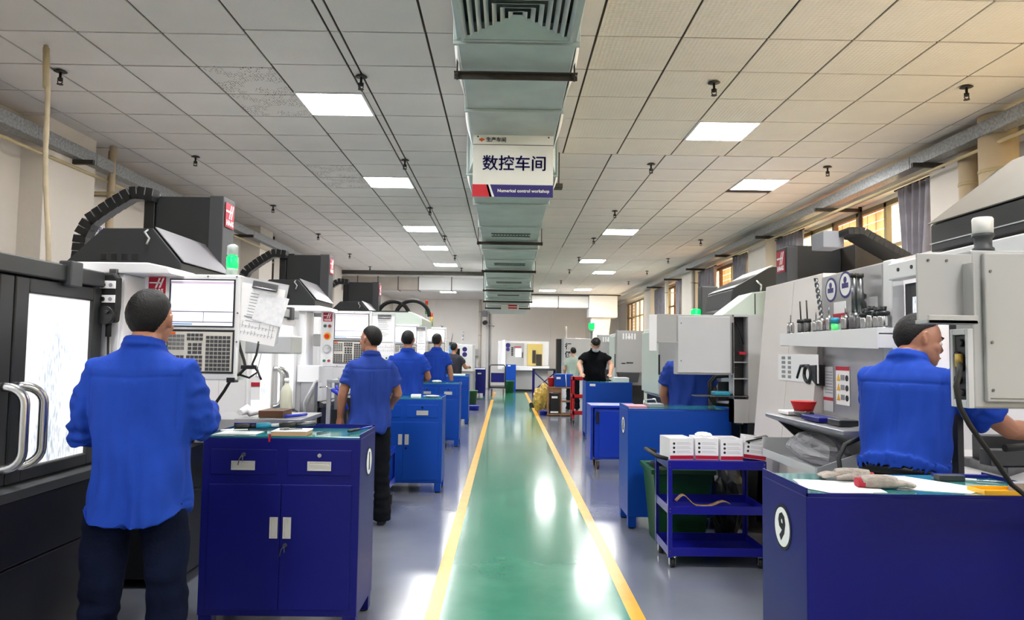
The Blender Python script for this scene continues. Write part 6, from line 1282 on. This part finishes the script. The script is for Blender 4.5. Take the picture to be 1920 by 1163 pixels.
    if collar:
        for q0 in (0,):
            pts = []
            for j in range(17): a = -PI * .5 + 2 * PI * j / 16; pts.append(GU @ Vector((.068 * math.cos(a), -.010 + .066 * math.sin(a), 1.486 - .012 * math.sin(a))))
            b.tube(pts, [.0135 * k] * 17, 8)
            pts = [GU @ Vector((.078 * math.cos(a), -.012 + .074 * math.sin(a), 1.466 - .012 * math.sin(a))) for a in [-PI * .5 + 2 * PI * j / 16 for j in range(17)]]; b.tube(pts, [.013 * k] * 17, 8)
    GI = GU.inverted(); gi = np.array(GI)
    def fold_s(co, no):
        L = co @ gi[:3, :3].T + gi[:3, 3]; x, y, z = L[:, 0], L[:, 1], L[:, 2]
        a = 1 if not flat else .45
        n1 = vnoise(L, (78, 60, 17), seed); n2 = vnoise(L, (34, 34, 15), seed + 5); n3 = vnoise(L, (48, 48, 95), seed + 9); n4 = vnoise(L, (11, 11, 6), seed + 7)
        amp = np.clip(1.45 - z, .14, .6) * 2.0
        d = (.018 * n1 * amp + .030 * n2 * amp + .026 * n4 * amp) * a + .022 * n3 * np.clip((np.abs(x) - .17) * 9, 0, 1)
        back = y < 0
        if tuck: d = d * np.clip((z - hz - .03) / .10, 0, 1)
        d -= .005 * np.exp(-((z - 1.345 - .02 * np.abs(x)) / .004) ** 2) * back * (np.abs(x) < .19)            # yoke seam
        d -= .005 * np.exp(-((np.abs(x) - (.165 + .01 * (z - 1.2))) / .004) ** 2) * (z > 1.15)                       # armhole seams
        d += .004 * np.exp(-((np.abs(x) - .018) / .006) ** 2) * (z < 1.33) * back * (z > 1.0)                      # box pleat
        out = co + no * d[:, None]
        if not tuck: out[:, 2] += hemcurve * np.clip((np.abs(x) / (.19 * w)) ** 2, 0, 1.2) * np.clip((hz + .12 - z) / .12, 0, 1)
        return out
    baked('shirt', b, shirt, t, .0065 if near else .012, 14 if tuck else 3, fold_s)
    # ---- hair
    b = MB(); n, m_ = (72, 44) if near else (32, 20); vs = []; rs = random.Random(seed)
    for i in range(m_ + 1):
        e = PI * i / m_
        for j in range(n):
            a = 2 * PI * j / n; d = Vector((math.sin(e) * math.sin(a), math.sin(e) * math.cos(a), math.cos(e))); el_ = math.degrees(math.asin(max(-1, min(1, d.z)))); az = abs(math.degrees(math.atan2(d.x, d.y)))
            th = fringe if az < 40 else fringe - (az - 40) * (fringe - 7) / 50 if az < 90 else 7 if az < 92 else 7 - (az - 92) * 1.6 if az < 130 else -54
            q = max(0, min(1, (el_ - th) / 9)); q = q * q * (3 - 2 * q); q2 = max(0, min(1, (el_ - th) / 40))
            nz = noise.noise(d * 9 + Vector((seed, 0, 0))) * .010 + noise.noise(d * 28 + Vector((seed, 0, 0))) * .005
            rr = .86 + q * (.15 + .065 * q2 * hairk + nz * (2.2 if near else 4.0) * hairk)
            vs.append(GH @ Vector((d.x * .080 * rr, -.006 + d.y * .097 * rr, 1.624 + d.z * .099 * rr)))
    b.add(vs, [(i * n + j, (i + 1) * n + j, (i + 1) * n + (j + 1) % n, i * n + (j + 1) % n) for i in range(m_) for j in range(n)], 0, True); part('hair', b, ['hair'], t)
    # ---- face details
    for s in (-1, 1):
        b = MB(); ell(b, (s * .031, .078, 1.606), (.0125, .010, .0085), GH, 12, 8); part('eye', b, ['eye_white'], t)
        b = MB(); ell(b, (s * .031, .0865, 1.606), (.0055, .0035, .0055), GH, 10, 8); part('iris', b, ['hair'], t)
        b = MB(); b.tube([GH @ Vector((s * .014, .091, 1.630)), GH @ Vector((s * .032, .089, 1.635)), GH @ Vector((s * .050, .073, 1.630))], [.0035 * k] * 3, 6); part('eyebrow', b, ['hair'], t)
    if not mask: b = MB(); b.tube([GH @ Vector(q) for q in ((-.022, .094, 1.5445), (-.008, .1015, 1.547), (0, .101, 1.5455), (.008, .1015, 1.547), (.022, .094, 1.5445))], [.0025 * k, .0045 * k, .0045 * k, .0045 * k, .0025 * k], 6); part('lips', b, ['lips'], t)
    if mask:
        b = MB(); ell(b, (0, .062, 1.552), (.066, .060, .048), GH, 20, 12); part('face_mask', b, ['mask'], t)
        b = MB(); [b.tube([GH @ Vector(q) for q in ((s * .055, .06, 1.565), (s * .078, .02, 1.59), (s * .084, -.004, 1.60))], [.002 * k] * 3, 5) for s in (-1, 1)]; part('mask_strap', b, ['mask'], t, kind='stuff')
    if tuck:
        b = MB(); loft(b, [(hz - .045, .176 * w, .130, 0), (hz - .002, .176 * w, .130, 0), (hz + .012, .150 * w, .11, 0)], GU, 40); part('belt', b, ['black'], t)
        b = MB(); loft(b, [(hz - .008, .03, .012, -.122), (hz + .05, .03, .012, -.124)], GU, 12); part('belt_pouch', b, ['black'], t, .003)
    return t
dn = (0, 0, -1)
# foreground worker, seen from behind
figure('man in blue work shirt and dark jeans, seen from behind at the nearest screen', 1.765, (-1.462, 2.95, 0), .05,
       (((-.235, .05, 1.115), (-.12, .30, 1.18), ((.3, .9, -.1), (0, 0, 1), 1, .5)), ((.205, .06, 1.15), (.15, .30, 1.20), ((-.2, .9, 0), (0, 0, 1), -1, .5))),
       'shirt_blue', 'jeans', drop=.032, lean=.02, head=(-.03, .04), hem=.775, width=1.01, vox=.005, sleeve=1.2, seed=3, belly=1.12, stance=.125, hemcurve=.06)
# second man, looking left
figure('man in blue short sleeved shirt with glove, head turned left at second screen', 1.71, (-1.17, 6.35, 0), .25,
       (((-.235, .02, 1.13), (-.25, .10, .92), ((0, .25, -1), (-1, 0, 0), 1, .4)), ((.24, .05, 1.13), (.20, .24, 1.02), ((0, 1, -.2), (0, 0, 1), -1, .5))),
       'shirt_blue_b', 'trousers', lean=.03, head=(.75, .02), hem=.80, vox=.006, sleeve=.62, seed=7, mask=False)
figure('broad man in blue shirt seen from behind at the third screen', 1.76, (-1.26, 9.35, 0), .0,
       (((-.26, .03, 1.14), (-.20, .25, 1.10), ((0, 1, 0), (0, 0, 1), 1, .5)), ((.26, .03, 1.14), (.2, .25, 1.10), ((0, 1, 0), (0, 0, 1), -1, .5))),
       'shirt_blue', 'trousers', head=(0, .03), hem=.80, width=1.12, sleeve=.62, seed=11)
figure('slim man in blue shirt, arms hanging, fourth in line on the left', 1.80, (-1.17, 12.35, 0), -.1,
       (((-.22, -.01, 1.13), (-.24, .03, .90), ((0, .1, -1), (-1, 0, 0), 1, .4)), ((.23, -.01, 1.13), (.25, .03, .90), ((0, .1, -1), (1, 0, 0), -1, .4))),
       'shirt_blue', 'trousers', head=(-.1, .02), hem=.82, sleeve=.62, seed=13)
figure('man in black T-shirt seen from behind at the far left machine', 1.70, (-1.18, 16.6, 0), -.25,
       (((-.24, .0, 1.12), (-.22, .16, .92), ((0, .5, -1), (-1, 0, 0), 1, .4)), ((.26, .06, 1.16), (.26, .3, 1.16), ((0, 1, 0), (0, 0, 1), -1, .4))),
       'shirt_grey', 'trousers', head=(-.1, .05), hem=.80, sleeve=.55, seed=17, collar=False)
# right worker reaching into the machine
figure('man in blue shirt with black belt reaching right into the open machine', 1.76, (1.79, 3.28, 0), -.85,
       (((-.17, .28, 1.16), (-.05, .50, 1.12), ((.5, .9, 0), (0, 0, 1), 1, .5)), ((.345, .26, 1.165), (.43, .50, 1.15), ((.1, 1, -.3), (0, 0, 1), -1, .5))),
       'shirt_blue', 'trousers', drop=.035, lean=.19, head=(-.88, .16), hem=.99, tuck=True, width=1.0, vox=.005, sleeve=.70, seed=21, belly=1.02)
figure('man in blue short sleeves half hidden behind the second right pendant', 1.74, (1.77, 7.02, 0), -.2,
       (((-.23, .02, 1.10), (-.15, .14, .86), ((.1, .3, -1), (-1, 0, 0), 1, .4)), ((.24, .08, 1.12), (.2, .3, 1.0), ((0, 1, 0), (0, 0, 1), -1, .4))),
       'shirt_blue_b', 'trousers', head=(-.3, .2), hem=.74, sleeve=.62, seed=25, width=1.05)
figure('man in black shirt and face mask, head bowed, facing the viewer', 1.84, (1.70, 13.85, 0), PI,
       (((-.29, .10, 1.20), (-.24, .28, 1.05), ((.1, 1, -.2), (0, 0, 1), 1, .4)), ((.29, .10, 1.20), (.26, .28, 1.05), ((-.1, 1, -.2), (0, 0, 1), -1, .4))),
       'shirt_black', 'trousers', lean=.12, head=(.0, .62), hem=.80, sleeve=.55, seed=29, mask=True, width=1.1, hairk=2.0, fringe=12, skin='skin_pale')
figure('man in pale green shirt seen from behind near the back wall', 1.66, (1.80, 19.3, 0), .1,
       (((-.23, .02, 1.12), (-.2, .2, 1.0), ((0, 1, 0), (0, 0, 1), 1, .4)), ((.23, .02, 1.12), (.2, .2, 1.0), ((0, 1, 0), (0, 0, 1), -1, .4))),
       'shirt_pale', 'trousers', head=(0, .1), hem=.8, sleeve=.55, seed=31, collar=False, skin='skin_pale')
